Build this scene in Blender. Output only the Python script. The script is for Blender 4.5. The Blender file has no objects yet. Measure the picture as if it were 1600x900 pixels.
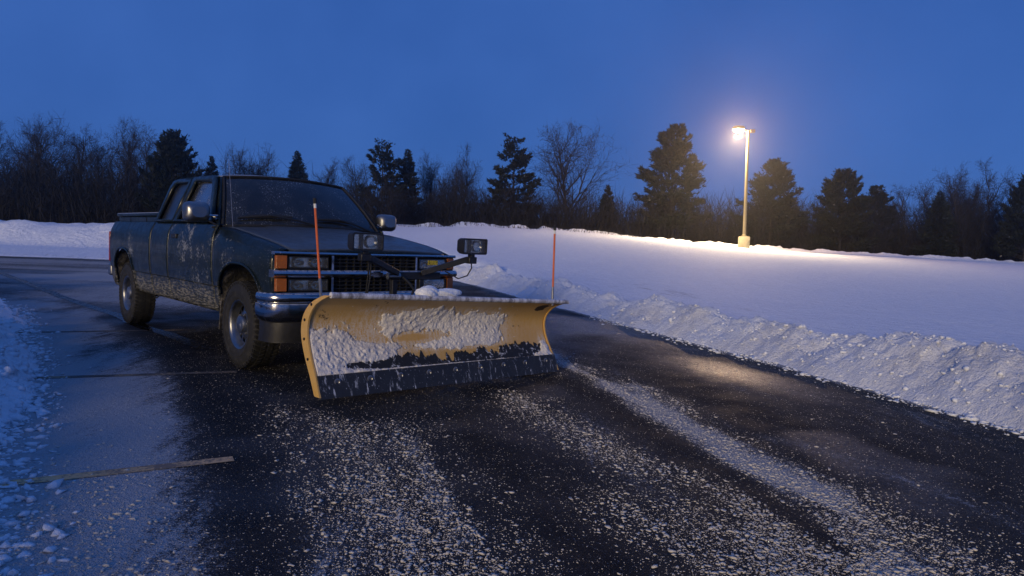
import bpy, math, random
import numpy as np
from mathutils import Vector, Matrix, Euler
PI = math.pi; R = math.radians
sc = bpy.context.scene
col = sc.collection

# ------------------------------------------------------------------ camera
cam_d = bpy.data.cameras.new('camera'); cam = bpy.data.objects.new('camera', cam_d); col.objects.link(cam)
cam_d.sensor_width = 36.0; cam_d.lens = 1078.0 / 1600 * 36; cam_d.clip_start = 0.05; cam_d.clip_end = 5000
cam.matrix_world = Matrix.Translation((0, 0, 1.21)) @ Matrix.Rotation(R(90 - 3.57), 4, 'X') @ Matrix.Rotation(R(2.27), 4, 'Z')
sc.camera = cam
# ------------------------------------------------------------------ sky, last daylight
SUN_EL, SUN_AZ = 8.0, 202.0            # azimuth clockwise from +Y: sky sun and added warm fill, low behind the camera
w = bpy.data.worlds.new('World'); sc.world = w; w.use_nodes = True
wn = w.node_tree; wn.nodes.clear()
wo = wn.nodes.new('ShaderNodeOutputWorld'); wb = wn.nodes.new('ShaderNodeBackground')
sky = wn.nodes.new('ShaderNodeTexSky'); sky.sky_type = 'NISHITA'; sky.sun_disc = False
sky.sun_elevation = R(SUN_EL); sky.sun_rotation = R(SUN_AZ); sky.altitude = 200; sky.air_density = 1.0; sky.dust_density = 0.3; sky.ozone_density = 6.0
# an even dusk overcast veils most of the clear sky
veil = wn.nodes.new('ShaderNodeMix'); veil.data_type = 'RGBA'; veil.inputs[0].default_value = 0.90
cl_n = wn.nodes.new('ShaderNodeTexNoise'); cl_n.inputs['Scale'].default_value = 3.5; cl_n.inputs['Detail'].default_value = 5
cl_r = wn.nodes.new('ShaderNodeValToRGB'); cl_r.color_ramp.elements[0].position = .3; cl_r.color_ramp.elements[1].position = .7
cl_r.color_ramp.elements[0].color = (.29, .98, 3.75, 1); cl_r.color_ramp.elements[1].color = (.46, 1.34, 4.65, 1)
tc = wn.nodes.new('ShaderNodeTexCoord'); wn.links.new(tc.outputs['Generated'], cl_n.inputs['Vector']); wn.links.new(cl_n.outputs[0], cl_r.inputs[0])
wn.links.new(sky.outputs[0], veil.inputs[6]); wn.links.new(cl_r.outputs[0], veil.inputs[7]); wn.links.new(veil.outputs[2], wb.inputs[0]); wn.links.new(wb.outputs[0], wo.inputs[0])
wb.inputs[1].default_value = 0.10
# ------------------------------------------------------------------ sun: added warm fill, stands in for an unseen lot lamp behind the camera
sd = bpy.data.lights.new('sun', 'SUN'); sd.energy = 2.1; sd.angle = R(12); sd.color = (1.0, 0.78, 0.48)
so = bpy.data.objects.new('sun', sd); col.objects.link(so)
_d = Vector((math.sin(R(SUN_AZ)) * math.cos(R(9)), math.cos(R(SUN_AZ)) * math.cos(R(9)), math.sin(R(9))))
so.rotation_euler = _d.to_track_quat('Z', 'Y').to_euler(); so.location = (20, -30, 30)
# ------------------------------------------------------------------ exposure, render
sc.view_settings.view_transform = 'Standard'; sc.view_settings.look = 'None'
sc.view_settings.exposure = 0.0; sc.view_settings.gamma = 1.0; sc.view_settings.use_curve_mapping = False
sc.cycles.use_denoising = True; sc.cycles.max_bounces = 8; sc.cycles.transparent_max_bounces = 12
sc.cycles.sample_clamp_indirect = 4.0; sc.cycles.caustics_reflective = False; sc.cycles.caustics_refractive = False

# ================================================================== numeric helpers
def smooth(a, b, x):
    t = np.clip((np.asarray(x, float) - a) / (b - a), 0, 1); return t * t * (3 - 2 * t)
def _hash(ix, iy, seed):
    n = (ix.astype(np.int64) * 374761393 + iy.astype(np.int64) * 668265263 + seed * 2147483647 * 7) & 0xFFFFFFFF
    n = ((n ^ (n >> 13)) * 1274126177) & 0xFFFFFFFF
    n = (n ^ (n >> 16)) & 0xFFFFFFFF
    return n / 4294967295.0
def vnoise(x, y, seed=0):
    x = np.asarray(x, float); y = np.asarray(y, float)
    ix = np.floor(x); iy = np.floor(y); fx = x - ix; fy = y - iy
    u = fx * fx * fx * (fx * (fx * 6 - 15) + 10); v = fy * fy * fy * (fy * (fy * 6 - 15) + 10)
    a = _hash(ix, iy, seed); b = _hash(ix + 1, iy, seed); c = _hash(ix, iy + 1, seed); d = _hash(ix + 1, iy + 1, seed)
    return (a + (b - a) * u) * (1 - v) + (c + (d - c) * u) * v
def fbm(x, y, octv=4, seed=0, gain=0.5):
    t = 0; a = 1.0; s = 0
    for o in range(octv):
        t = t + a * (vnoise(x * 2 ** o + 17.3 * o, y * 2 ** o - 9.1 * o, seed + o) - 0.5); s += a; a *= gain
    return t / s * 2          # about -1..1
def worley(x, y, seed=0):
    x = np.asarray(x, float); y = np.asarray(y, float); ix = np.floor(x); iy = np.floor(y); best = np.full(x.shape, 9.0)
    for dx in (-1, 0, 1):
        for dy in (-1, 0, 1):
            cx = ix + dx; cy = iy + dy
            px = cx + _hash(cx, cy, seed + 5); py = cy + _hash(cx, cy, seed + 11)
            best = np.minimum(best, np.hypot(px - x, py - y))
    return best
def polydist(X, Y, pts):
    best = np.full(np.shape(X), 1e9)
    for (x0, y0), (x1, y1) in zip(pts[:-1], pts[1:]):
        dx, dy = x1 - x0, y1 - y0; t = np.clip(((X - x0) * dx + (Y - y0) * dy) / (dx * dx + dy * dy), 0, 1)
        best = np.minimum(best, np.hypot(X - x0 - t * dx, Y - y0 - t * dy))
    return best

# ================================================================== mesh helpers
def fast_mesh(name, V, Fs):
    """V (n,3); Fs list of (m,k) int arrays"""
    me = bpy.data.meshes.new(name); V = np.asarray(V, np.float32)
    Fs = [np.asarray(f, np.int32) for f in Fs if len(f)]
    loops = np.concatenate([f.ravel() for f in Fs]); tot = np.concatenate([np.full(len(f), f.shape[1], np.int32) for f in Fs])
    start = np.concatenate([[0], np.cumsum(tot)[:-1]]).astype(np.int32)
    me.vertices.add(len(V)); me.vertices.foreach_set('co', V.ravel())
    me.loops.add(len(loops)); me.loops.foreach_set('vertex_index', loops)
    me.polygons.add(len(tot)); me.polygons.foreach_set('loop_start', start); me.polygons.foreach_set('loop_total', tot)
    me.update(calc_edges=True); me.validate()
    return me
def link(name, me, mat=None, parent=None, loc=None, rot=None, smooth_angle=None):
    o = bpy.data.objects.new(name, me); col.objects.link(o)
    if parent is not None: o.parent = parent
    if mat is not None and me is not None and not len(me.materials): me.materials.append(mat)
    if loc is not None: o.location = loc
    if rot is not None: o.rotation_euler = rot
    if smooth_angle is not None and me is not None:
        me.shade_smooth()
        if smooth_angle < 179: me.set_sharp_from_angle(angle=R(smooth_angle))
    return o
def tag(o, label=None, cat=None, group=None, kind=None):
    if label: o['label'] = label
    if cat: o['category'] = cat
    if group: o['group'] = group
    if kind: o['kind'] = kind
    return o
def empty(name, loc=(0, 0, 0), rot=(0, 0, 0)):
    o = bpy.data.objects.new(name, None); col.objects.link(o); o.location = loc; o.rotation_euler = rot; o.empty_display_size = 0.2
    return o
def gridF(n, m, flip=False, wrap=False):
    i = np.arange(n - 1)[:, None]; j = np.arange(m if wrap else m - 1)[None, :]
    j2 = (j + 1) % m
    a = i * m + j; b = (i + 1) * m + j; c = (i + 1) * m + j2; d = i * m + j2
    F = np.stack([np.broadcast_to(q, (n - 1, j.shape[1])).ravel() for q in (a, b, c, d)], 1)
    return F[:, ::-1] if flip else F
class MB:
    def __init__(s): s.V = []; s.F = {}; s.n = 0
    def add(s, V, F):
        V = np.asarray(V, float).reshape(-1, 3); s.V.append(V)
        for f in F:
            f = np.asarray(f) + s.n
            if f.ndim == 1: f = f[None]
            s.F.setdefault(f.shape[1], []).append(f)
        s.n += len(V); return s
    def box(s, c, size, rot=None):
        h = np.array(size) / 2
        V = np.array([[x, y, z] for x in (-1, 1) for y in (-1, 1) for z in (-1, 1)]) * h
        if rot is not None: V = V @ np.array(Euler(rot).to_matrix()).T
        return s.add(V + np.array(c), [[0, 1, 3, 2], [4, 6, 7, 5], [0, 4, 5, 1], [2, 3, 7, 6], [0, 2, 6, 4], [1, 5, 7, 3]])
    def beam(s, a, b, wd, ht, up=(0, 0, 1)):
        a = np.array(a, float); b = np.array(b, float); d = b - a; d /= np.linalg.norm(d)
        u = np.array(up, float); r = np.cross(d, u); r /= np.linalg.norm(r); u = np.cross(r, d)
        V = [p + r * i * wd / 2 + u * j * ht / 2 for p in (a, b) for i in (-1, 1) for j in (-1, 1)]
        return s.add(V, [[0, 1, 3, 2], [4, 6, 7, 5], [0, 4, 5, 1], [2, 3, 7, 6], [0, 2, 6, 4], [1, 5, 7, 3]])
    def tube(s, pts, r, n=8, caps=True):
        pts = np.array(pts, float); k = len(pts); r = np.broadcast_to(np.array(r, float), (k,))
        T = np.gradient(pts, axis=0); T /= np.linalg.norm(T, axis=1)[:, None] + 1e-12
        up = np.array([0, 0, 1.0]) if abs(T[0][2]) < 0.9 else np.array([1.0, 0, 0])
        V = []
        for i in range(k):
            rr = np.cross(T[i], up); rr /= np.linalg.norm(rr) + 1e-12; uu = np.cross(rr, T[i]); up = uu
            a = np.arange(n) * 2 * PI / n
            V.append(pts[i] + r[i] * (np.cos(a)[:, None] * rr + np.sin(a)[:, None] * uu))
        V = np.concatenate(V); F = [gridF(k, n, wrap=True)]
        if caps: F += [np.arange(n)[::-1], np.arange(n) + (k - 1) * n]
        return s.add(V, F)
    def lathe(s, prof, n=32, axis='y', c=(0, 0, 0), caps=False):
        prof = np.array(prof, float); k = len(prof); a = np.arange(n) * 2 * PI / n
        rr = prof[:, 0][:, None]; h = np.repeat(prof[:, 1][:, None], n, 1)
        if axis == 'y': V = np.stack([rr * np.cos(a), h, rr * np.sin(a)], 2)
        elif axis == 'z': V = np.stack([rr * np.cos(a), rr * np.sin(a), h], 2)
        else: V = np.stack([h, rr * np.cos(a), rr * np.sin(a)], 2)
        F = [gridF(k, n, wrap=True)]
        if caps: F += [np.arange(n)[::-1], np.arange(n) + (k - 1) * n]
        return s.add(V.reshape(-1, 3) + np.array(c), F)
    def grid(s, P, flip=False):
        P = np.asarray(P, float); return s.add(P.reshape(-1, 3), [gridF(P.shape[0], P.shape[1], flip)])
    def prism(s, poly, off):
        """poly (k,3), extruded by vector off"""
        P = np.array(poly, float); k = len(P); V = np.concatenate([P, P + np.array(off)])
        i = np.arange(k); j = (i + 1) % k
        return s.add(V, [np.stack([i, j, j + k, i + k], 1), i[::-1], i + k])
    def build(s, name, mat, parent=None, bevel=0, solid=0, sm=35, loc=None, rot=None, seg=2):
        me = fast_mesh(name, np.concatenate(s.V), [np.concatenate(v) for v in s.F.values()])
        o = link(name, me, mat, parent, loc, rot, sm)
        if solid:
            m = o.modifiers.new('solid', 'SOLIDIFY'); m.thickness = solid; m.offset = -1
        if bevel:
            m = o.modifiers.new('bevel', 'BEVEL'); m.width = bevel; m.segments = seg; m.limit_method = 'ANGLE'; m.angle_limit = R(40)
            m.harden_normals = False
        return o

# ================================================================== materials
class NT:
    def __init__(s, name):
        s.m = bpy.data.materials.new(name); s.m.use_nodes = True; s.t = s.m.node_tree
        s.b = s.t.nodes['Principled BSDF']; s.out = s.t.nodes['Material Output']
    def n(s, typ, **k):
        x = s.t.nodes.new(typ)
        for a, v in k.items(): setattr(x, a, v)
        return x
    def lk(s, a, b): s.t.links.new(a, b)
    def put(s, sock, v):
        if hasattr(v, 'is_output') or hasattr(v, 'links'): s.lk(v, sock)
        else: sock.default_value = v
    def coord(s): return s.n('ShaderNodeTexCoord').outputs['Object']
    def pos(s): return s.n('ShaderNodeNewGeometry').outputs['Position']
    def mapv(s, v, scale=(1, 1, 1), rot=(0, 0, 0), loc=(0, 0, 0)):
        x = s.n('ShaderNodeMapping'); s.lk(v, x.inputs[0]); x.inputs[1].default_value = loc; x.inputs[2].default_value = rot; x.inputs[3].default_value = scale
        return x.outputs[0]
    def noise(s, v, scale, detail=3, rough=0.55, dist=0.0):
        x = s.n('ShaderNodeTexNoise'); s.lk(v, x.inputs['Vector']); x.inputs['Scale'].default_value = scale
        x.inputs['Detail'].default_value = detail; x.inputs['Roughness'].default_value = rough; x.inputs['Distortion'].default_value = dist
        return x.outputs[0]
    def voro(s, v, scale, feature='F1'):
        x = s.n('ShaderNodeTexVoronoi', feature=feature); s.lk(v, x.inputs['Vector']); x.inputs['Scale'].default_value = scale
        return x.outputs['Distance']
    def rng(s, v, a, b, c=0.0, d=1.0, sm=True):
        x = s.n('ShaderNodeMapRange', interpolation_type='SMOOTHSTEP' if sm else 'LINEAR')
        s.put(x.inputs[0], v); x.inputs[1].default_value = a; x.inputs[2].default_value = b; x.inputs[3].default_value = c; x.inputs[4].default_value = d
        return x.outputs[0]
    def math(s, op, a, b=0.0, clamp=False):
        x = s.n('ShaderNodeMath', operation=op, use_clamp=clamp); s.put(x.inputs[0], a); s.put(x.inputs[1], b); return x.outputs[0]
    def mix(s, f, a, b):
        x = s.n('ShaderNodeMix', data_type='RGBA'); s.put(x.inputs[0], f)
        s.put(x.inputs[6], a if hasattr(a, 'links') else (*a, 1)); s.put(x.inputs[7], b if hasattr(b, 'links') else (*b, 1)); return x.outputs[2]
    def mixf(s, f, a, b):
        x = s.n('ShaderNodeMix', data_type='FLOAT'); s.put(x.inputs[0], f); s.put(x.inputs[2], a); s.put(x.inputs[3], b); return x.outputs[0]
    def sep(s, v):
        x = s.n('ShaderNodeSeparateXYZ'); s.lk(v, x.inputs[0]); return x.outputs
    def attr(s, name): return s.n('ShaderNodeAttribute', attribute_name=name).outputs['Fac']
    def bump(s, h, dist=0.01, strength=1.0):
        x = s.n('ShaderNodeBump'); s.lk(h, x.inputs['Height']); x.inputs['Distance'].default_value = dist; x.inputs['Strength'].default_value = strength
        s.lk(x.outputs[0], s.b.inputs['Normal']); return x
    def base(s, c=None, rough=None, metal=None, spec=None, coat=None, **k):
        B = s.b.inputs
        if c is not None: s.put(B['Base Color'], c if hasattr(c, 'links') else (*c, 1))
        if rough is not None: s.put(B['Roughness'], rough)
        if metal is not None: s.put(B['Metallic'], metal)
        if spec is not None: s.put(B['Specular IOR Level'], spec)
        if coat is not None: s.put(B['Coat Weight'], coat); B['Coat Roughness'].default_value = 0.06
        return s.m
    def blob(s, v, c, r0, r1):
        x = s.n('ShaderNodeVectorMath', operation='DISTANCE'); s.lk(v, x.inputs[0]); x.inputs[1].default_value = c
        return s.rng(x.outputs['Value'], r0, r1, 1, 0)

def simple(name, c, rough=0.5, metal=0.0, spec=0.5, nscale=30, var=0.25, bump=0.0):
    t = NT(name); v = t.coord(); n = t.noise(v, nscale, 4)
    c2 = tuple(x * (1 - var) for x in c); t.base(t.mix(n, c2, tuple(min(1, x * (1 + var * .6)) for x in c)), t.rng(n, 0.2, 0.8, max(0, rough - .08), min(1, rough + .1)), metal, spec)
    if bump: t.bump(n, bump)
    return t.m
FROST = (0.72, 0.76, 0.84)
def paint(name, top=0.0):
    t = NT(name); v = t.coord(); x, y, z = t.sep(v)
    nb = t.noise(v, 2.2, 5, .6); nf = t.noise(v, 42, 5, .7); nm = t.noise(v, 11, 5, .65)
    fleck = t.rng(t.noise(v, 95, 2, .6), .66, .74)
    fleck = t.math('MULTIPLY', fleck, t.rng(nb, .42, .62))
    # wind-packed frost patches on the doors and by the arches
    p1 = t.blob(v, (-1.25, -.97, 1.10), .10, .50); p2 = t.blob(v, (-.85, -.97, .86), .10, .55); p3 = t.blob(v, (-.15, -.97, 1.00), .03, .30)
    p4 = t.blob(v, (-3.3, -.97, 1.02), .03, .34); p5 = t.blob(v, (-.50, -.96, 1.12), .03, .28); p6 = t.blob(v, (-1.75, -.95, 1.25), .02, .25)
    pm = t.math('MAXIMUM', t.math('MAXIMUM', t.math('MULTIPLY', p1, 1.0), t.math('MULTIPLY', p2, .8)), t.math('MAXIMUM', t.math('MAXIMUM', p3, p4), t.math('MAXIMUM', t.math('MULTIPLY', p5, .9), p6)))
    s = t.math('ADD', t.math('MULTIPLY', nf, .55), t.math('MULTIPLY', nm, .55))
    patch = t.rng(t.math('ADD', s, t.math('MULTIPLY', pm, .15)), .69, .80)
    patch = t.math('MULTIPLY', patch, t.rng(pm, .05, .5))
    # salt and road grime along the rocker
    gz = t.rng(t.math('ADD', z, t.math('MULTIPLY', t.math('SUBTRACT', nm, .5), .25)), .56, .78, 1, 0)
    nst = t.noise(t.mapv(v, (3, 3, 14), (0, .5, 0)), 4, 5, .7)
    grime = t.math('MULTIPLY', gz, t.rng(nst, .45, .60, .12, 1))
    nz = t.sep(t.n('ShaderNodeNewGeometry').outputs['Normal'])[2]
    tf = t.math('MULTIPLY', t.rng(nz, .35, .9), t.rng(nf, .25, .7, top * .5, top))
    base = t.mix(t.rng(nb, .3, .7), (.004, .0075, .008), (.007, .012, .012))
    c = t.mix(t.math('MULTIPLY', grime, .75), base, t.mix(nf, (.16, .15, .13), (.30, .29, .27)))
    white = t.math('MAXIMUM', t.math('MAXIMUM', t.math('MULTIPLY', fleck, .55), t.math('MULTIPLY', patch, .24)), tf)
    c = t.mix(white, c, FROST)
    dirty = t.math('MAXIMUM', white, grime)
    t.base(c, t.mixf(dirty, t.rng(nm, .3, .7, .30, .46), .85), 0.0, .26, t.mixf(dirty, .12, 0.0))
    return t.m
M = {}
M['paint'] = paint('dark_paint'); M['roof_paint'] = paint('frosted_roof_paint', .55); M['hood_paint'] = paint('hood_paint', .10)
def chrome(name, fr=.5, c=(.44, .44, .45), ro=.10):
    t = NT(name); v = t.coord(); n = t.noise(v, 25, 5, .7); n2 = t.noise(v, 5, 4)
    nz = t.sep(t.n('ShaderNodeNewGeometry').outputs['Normal'])[2]
    f = t.math('MAXIMUM', t.math('MULTIPLY', t.rng(n, .60, .72), t.rng(n2, .45, .65, 0, .5)), t.math('MULTIPLY', t.rng(nz, .5, .9, 0, fr), t.rng(n, .35, .6)))
    t.base(t.mix(f, c, FROST), t.mixf(f, t.rng(n2, .3, .7, ro, ro + .18), .8), t.mixf(f, 1.0, 0.0)); return t.m
M['chrome'] = chrome('chrome'); M['alloy'] = chrome('dull_alloy', .1, (.24, .245, .25), .3)
M['black'] = simple('black_plastic', (.012, .012, .013), .5, var=.3)
M['black_steel'] = simple('black_steel', (.014, .014, .016), .45, .2, var=.4, bump=.002)
M['underbody'] = simple('underbody', (.015, .014, .013), .85)
t = NT('muddy_liner'); v = t.coord(); n = t.noise(v, 9, 5, .65)
t.base(t.mix(t.rng(n, .45, .7), (.015, .014, .013), (.14, .125, .105)), .9); t.bump(n, .03); M['mud'] = t.m
t = NT('tyre_rubber'); v = t.coord(); n = t.noise(v, 18, 5, .7); t.base(t.mix(t.rng(n, .5, .75), (.010, .010, .010), (.04, .039, .038)), .8); t.bump(n, .003); M['tyre'] = t.m
def glass(name, fr, dark=.10, fa=.03, fb=.16, ro=.06):
    t = NT(name); v = t.coord(); n = t.noise(v, 70, 4, .75); n2 = t.noise(v, 4, 5, .6)
    f = t.math('MULTIPLY', t.rng(n, .55, .72), t.rng(n2, .35, .65, .1, fr))
    t.base(t.mix(f, (dark, dark * 1.05, dark * 1.1), FROST), t.mixf(f, ro, .8)); t.b.inputs['IOR'].default_value = 1.5
    film = t.math('ADD', t.rng(n2, .3, .7, fa, fb), f, True)
    t.put(t.b.inputs['Transmission Weight'], t.math('SUBTRACT', 1.0, film)); return t.m
M['windshield'] = glass('frosted_windshield', .6, .035, .25, .5); M['tinted'] = glass('tinted_glass', .25, .008, .88, .98, .35); M['side_glass'] = glass('side_glass', .8, .025, .60, .88, .18)
t = NT('headlamp_lens'); v = t.coord(); n = t.noise(v, 60, 3); wv = t.n('ShaderNodeTexWave', wave_type='BANDS', bands_direction='Y'); t.lk(v, wv.inputs[0]); wv.inputs['Scale'].default_value = 24
t.base((.9, .9, .86), t.rng(n, .3, .7, .05, .22)); t.b.inputs['Transmission Weight'].default_value = .96; t.b.inputs['IOR'].default_value = 1.3; t.bump(wv.outputs[1], .002, .35); M['lens'] = t.m
M['reflector'] = simple('lamp_reflector', (.72, .71, .66), .18, 1.0, var=.1)
t = NT('amber_lens'); v = t.coord(); vz = t.n('ShaderNodeTexWave', wave_type='BANDS', bands_direction='Z'); t.lk(v, vz.inputs[0]); vz.inputs['Scale'].default_value = 30
t.base(t.mix(t.noise(v, 30), (.25, .070, .008), (.34, .10, .012)), .22); t.bump(vz.outputs[1], .002, .5); M['amber'] = t.m
t = NT('plow_paint'); v = t.coord(); x, y, z = t.sep(v); pf_ = t.attr('frost')
n1 = t.noise(v, 3.2, 5, .6, .3); n2 = t.noise(v, 30, 5, .7); n4 = t.noise(t.mapv(v, (1, 1.4, 2.2)), 2.6, 6, .68, .6); n6 = t.noise(t.mapv(v, (1, 9, 2.4), (.7, 0, 0)), 5, 6, .75); n7 = t.noise(v, 85, 4, .75)
yel = t.mix(n1, (.50, .29, .062), (.64, .40, .105))
haze_ = t.math('MULTIPLY', t.rng(t.math('ADD', t.math('MULTIPLY', n6, .5), t.math('MULTIPLY', n7, .5)), .40, .58), t.rng(pf_, .08, .60, .10, .95))
rust = t.rng(t.math('ADD', t.math('MULTIPLY', n4, .7), t.math('MULTIPLY', n2, .3)), .605, .655)
tear = t.math('MAXIMUM', t.blob(v, (-.09, 1.11, .635), .03, .16), t.math('MAXIMUM', t.math('MULTIPLY', t.blob(v, (-.17, .99, .55), .0, .10), .8), t.math('MAXIMUM', t.math('MULTIPLY', t.blob(v, (-.19, .88, .46), .0, .10), .7), t.math('MULTIPLY', t.blob(v, (-.19, .74, .42), .0, .09), .7))))
rust = t.math('MAXIMUM', rust, t.rng(t.math('ADD', t.math('MULTIPLY', tear, .45), t.math('ADD', t.math('MULTIPLY', n4, .35), t.math('MULTIPLY', n2, .30))), .66, .70))
c = t.mix(rust, t.mix(haze_, yel, (.66, .60, .52)), (.030, .018, .012)); t.base(c, t.mixf(t.math('MAXIMUM', rust, haze_), .40, .85)); t.bump(n2, .002); M['plow'] = t.m
t = NT('worn_black_band'); v = t.coord(); n = t.noise(v, 26, 5, .72); n5 = t.noise(v, 4, 3)
t.base(t.mix(t.math('MULTIPLY', t.rng(n, .55, .63), t.rng(n5, .38, .56)), (.012, .012, .013), FROST), .6); t.bump(n, .004); M['band'] = t.m
t = NT('edge_steel'); v = t.coord(); n = t.noise(v, 7, 5, .7); ns = t.noise(t.mapv(v, (1, 9, 2.2), (.5, 0, 0)), 2.2, 5, .75); sp = t.noise(v, 60, 3, .6)
f = t.math('MAXIMUM', t.math('MULTIPLY', t.rng(ns, .56, .66), .7), t.math('MULTIPLY', t.rng(sp, .66, .72), .7))
t.base(t.mix(f, t.mix(n, (.016, .017, .019), (.05, .052, .056)), FROST), t.mixf(f, .5, .8), t.mixf(f, .4, 0)); M['edge'] = t.m
t = NT('frosted_flange'); v = t.coord(); n = t.noise(t.mapv(v, (3, 9, 3), (0, 0, .9)), 2.2, 4, .7); nn = t.noise(v, 50, 3)
f = t.rng(n, .34, .62, .15, 1); t.base(t.mix(f, (.12, .11, .12), t.mix(nn, (.55, .55, .60), (.78, .80, .86))), .75); M['flange'] = t.m
def snow(name, c=(.84, .87, .93), dirt=.0, bumps=((14, .03), (60, .01)), bare=False, tint=(.46, .42, .36)):
    t = NT(name); v = t.pos(); n = t.noise(v, bumps[0][0], 6, .65); n2 = t.noise(v, bumps[1][0], 4, .7); nb = t.noise(v, 1.3, 4, .6)
    cc = t.mix(t.rng(n, .3, .7), tuple(k * .93 for k in c), c)
    if dirt:
        d = t.math('MULTIPLY', t.rng(nb, .42, .68), t.rng(n, .35, .65, .3, 1)); cc = t.mix(t.math('MULTIPLY', d, dirt), cc, tint)
        sp = t.math('MULTIPLY', t.rng(t.voro(v, 30), .10, .20, 1, 0), t.rng(nb, .4, .6, .15, 1)); cc = t.mix(t.math('MULTIPLY', sp, dirt * 1.3), cc, (.14, .12, .10))
    rough = .75
    if bare:
        a = t.attr('bare'); st = t.noise(t.mapv(t.mapv(v, (1, 1, 1), (0, 0, R(-108))), (1, 5, 1)), 1.3, 6, .7)
        f = t.math('MULTIPLY', t.rng(t.math('ADD', t.math('MULTIPLY', a, .55), t.math('MULTIPLY', st, .7)), .62, .80), t.rng(a, .04, .35))
        cc = t.mix(t.math('MULTIPLY', f, .7), cc, (.07, .07, .075))
    t.base(cc, rough, 0, .35)
    t.b.inputs['Subsurface Weight'].default_value = 0.0
    h = t.math('ADD', t.math('MULTIPLY', n, 1.0), t.math('MULTIPLY', n2, bumps[1][1] / bumps[0][1])); t.bump(h, bumps[0][1]); return t.m
M['snow'] = snow('field_snow', bumps=((4, .11), (24, .02)), bare=True); M['bank_snow'] = snow('bank_snow', dirt=.34, bumps=((30, .035), (95, .012)))
M['packed'] = snow('packed_snow', (.84, .87, .91), .10, ((26, .018), (90, .006)))
M['crumb'] = snow('crumb_snow', (.62, .57, .49), .40, ((60, .006), (150, .002)))
# asphalt with frost film; coverage is laid out per vertex, broken up by grain
t = NT('wet_asphalt'); v = t.pos()
fr = t.attr('frost'); g1 = t.noise(v, 85, 4, .75); g2 = t.noise(v, 22, 5, .7); g3 = t.noise(t.mapv(v, (1, 1, 1), (0, 0, R(20))), 3.2, 5, .6)
st = t.noise(t.mapv(v, (6, .7, 1), (0, 0, R(-22))), 2.2, 5, .65)
g0 = t.noise(v, 190, 3, .7)
cov = t.math('ADD', t.math('MULTIPLY', g1, .40), t.math('ADD', t.math('MULTIPLY', g2, .28), t.math('ADD', t.math('MULTIPLY', st, .22), t.math('MULTIPLY', g0, .24))))
mask = t.math('MULTIPLY', t.rng(t.math('ADD', cov, t.math('MULTIPLY', fr, .31)), .69, .84), t.rng(fr, .0, .25, .35, 1))
film = t.math('MULTIPLY', fr, t.rng(g0, .3, .7, .04, .20))
spk = t.math('MULTIPLY', t.rng(t.noise(t.mapv(v, (1, 1.7, 1), (0, 0, R(25))), 110, 2, .6), .63, .70), t.rng(t.math('ADD', t.math('MULTIPLY', g2, .5), t.math('MULTIPLY', g3, .5)), .40, .58, .12, .75))
mask = t.math('MAXIMUM', t.math('MULTIPLY', mask, .70), t.math('MAXIMUM', film, t.math('MULTIPLY', spk, .6)))
agg = t.voro(v, 120); asp = t.mix(t.rng(agg, .1, .6), (.032, .032, .034), (.014, .014, .015)); asp = t.mix(t.rng(g3, .4, .7, 0, .5), asp, (.010, .010, .012))
wet = t.attr('wet')
t.base(t.mix(mask, asp, (.56, .56, .57)), t.mixf(t.math('MINIMUM', t.math('MULTIPLY', mask, 1.6), 1.0), t.mixf(t.math('MULTIPLY', wet, t.rng(g2, .35, .6, .5, 1)), t.rng(g3, .3, .7, .60, .80), .11), .88), 0, t.mixf(mask, t.mixf(wet, .06, .75), .15))
gl = t.noise(v, 34, 3, .6)
t.bump(t.math('ADD', t.math('MULTIPLY', gl, 1.6), t.math('MULTIPLY', t.rng(agg, 0, .6, 1, 0), .6)), .009, 1.0); M['asphalt'] = t.m
t = NT('worn_line_paint'); v = t.pos(); n = t.noise(v, 55, 5, .7); n2 = t.noise(v, 5, 3)
wr = t.rng(t.math('ADD', t.math('MULTIPLY', n, .6), t.math('MULTIPLY', n2, .4)), .44, .56)
t.base(t.mix(wr, (.74, .43, .19), (.24, .16, .10)), .7); M['line'] = t.m
t = NT('very_worn_line_paint'); v = t.pos(); n = t.noise(v, 45, 5, .7); n2 = t.noise(v, 4, 3)
t.base(t.mix(t.rng(t.math('ADD', t.math('MULTIPLY', n, .55), t.math('MULTIPLY', n2, .45)), .38, .54), (.40, .27, .14), (.05, .045, .04)), .7); M['line_worn'] = t.m
M['tar'] = simple('tar', (.006, .006, .007), .25, nscale=8)
M['bark'] = simple('bark', (.022, .019, .020), .9, nscale=6); M['twig'] = simple('twig_bark', (.013, .012, .016), .9, nscale=2)
def needles(name, c):
    t = NT(name); v = t.coord(); n = t.noise(v, 1.2, 4); n2 = t.noise(v, 9, 3, .7)
    cc = t.mix(n, tuple(k * .6 for k in c), tuple(k * 1.3 for k in c)); t.base(t.mix(t.rng(n2, .66, .74, 0, .30), cc, FROST), .7, 0, .25); return t.m
M['spruce'] = needles('spruce_needles', (.010, .016, .013)); M['pine'] = needles('pine_needles', (.010, .015, .011))
M['brush'] = simple('brush_twigs', (.006, .006, .008), .9, nscale=.8, var=.5)
M['galv'] = simple('pale_steel_pole', (.20, .16, .09), .5, .1, nscale=4, var=.15); M['concrete'] = simple('concrete', (.30, .26, .17), .85, nscale=9, bump=.01)
M['head'] = simple('lamp_housing', (.16, .15, .13), .5, .3)
M['orange'] = simple('orange_rod', (.62, .13, .035), .45, nscale=20); M['whitetape'] = simple('white_tape', (.75, .75, .72), .5); M['bolt'] = simple('bolt_steel', (.30, .30, .31), .4, .8)
M['yellow_tag'] = None
t = NT('yellow_sticker'); v = t.coord(); n = t.noise(t.mapv(v, (1, 60, 90)), 1.0, 2); t.base(t.mix(t.rng(n, .57, .60), (.70, .50, .02), (.05, .04, .01)), .5); M['yellow_tag'] = t.m
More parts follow.
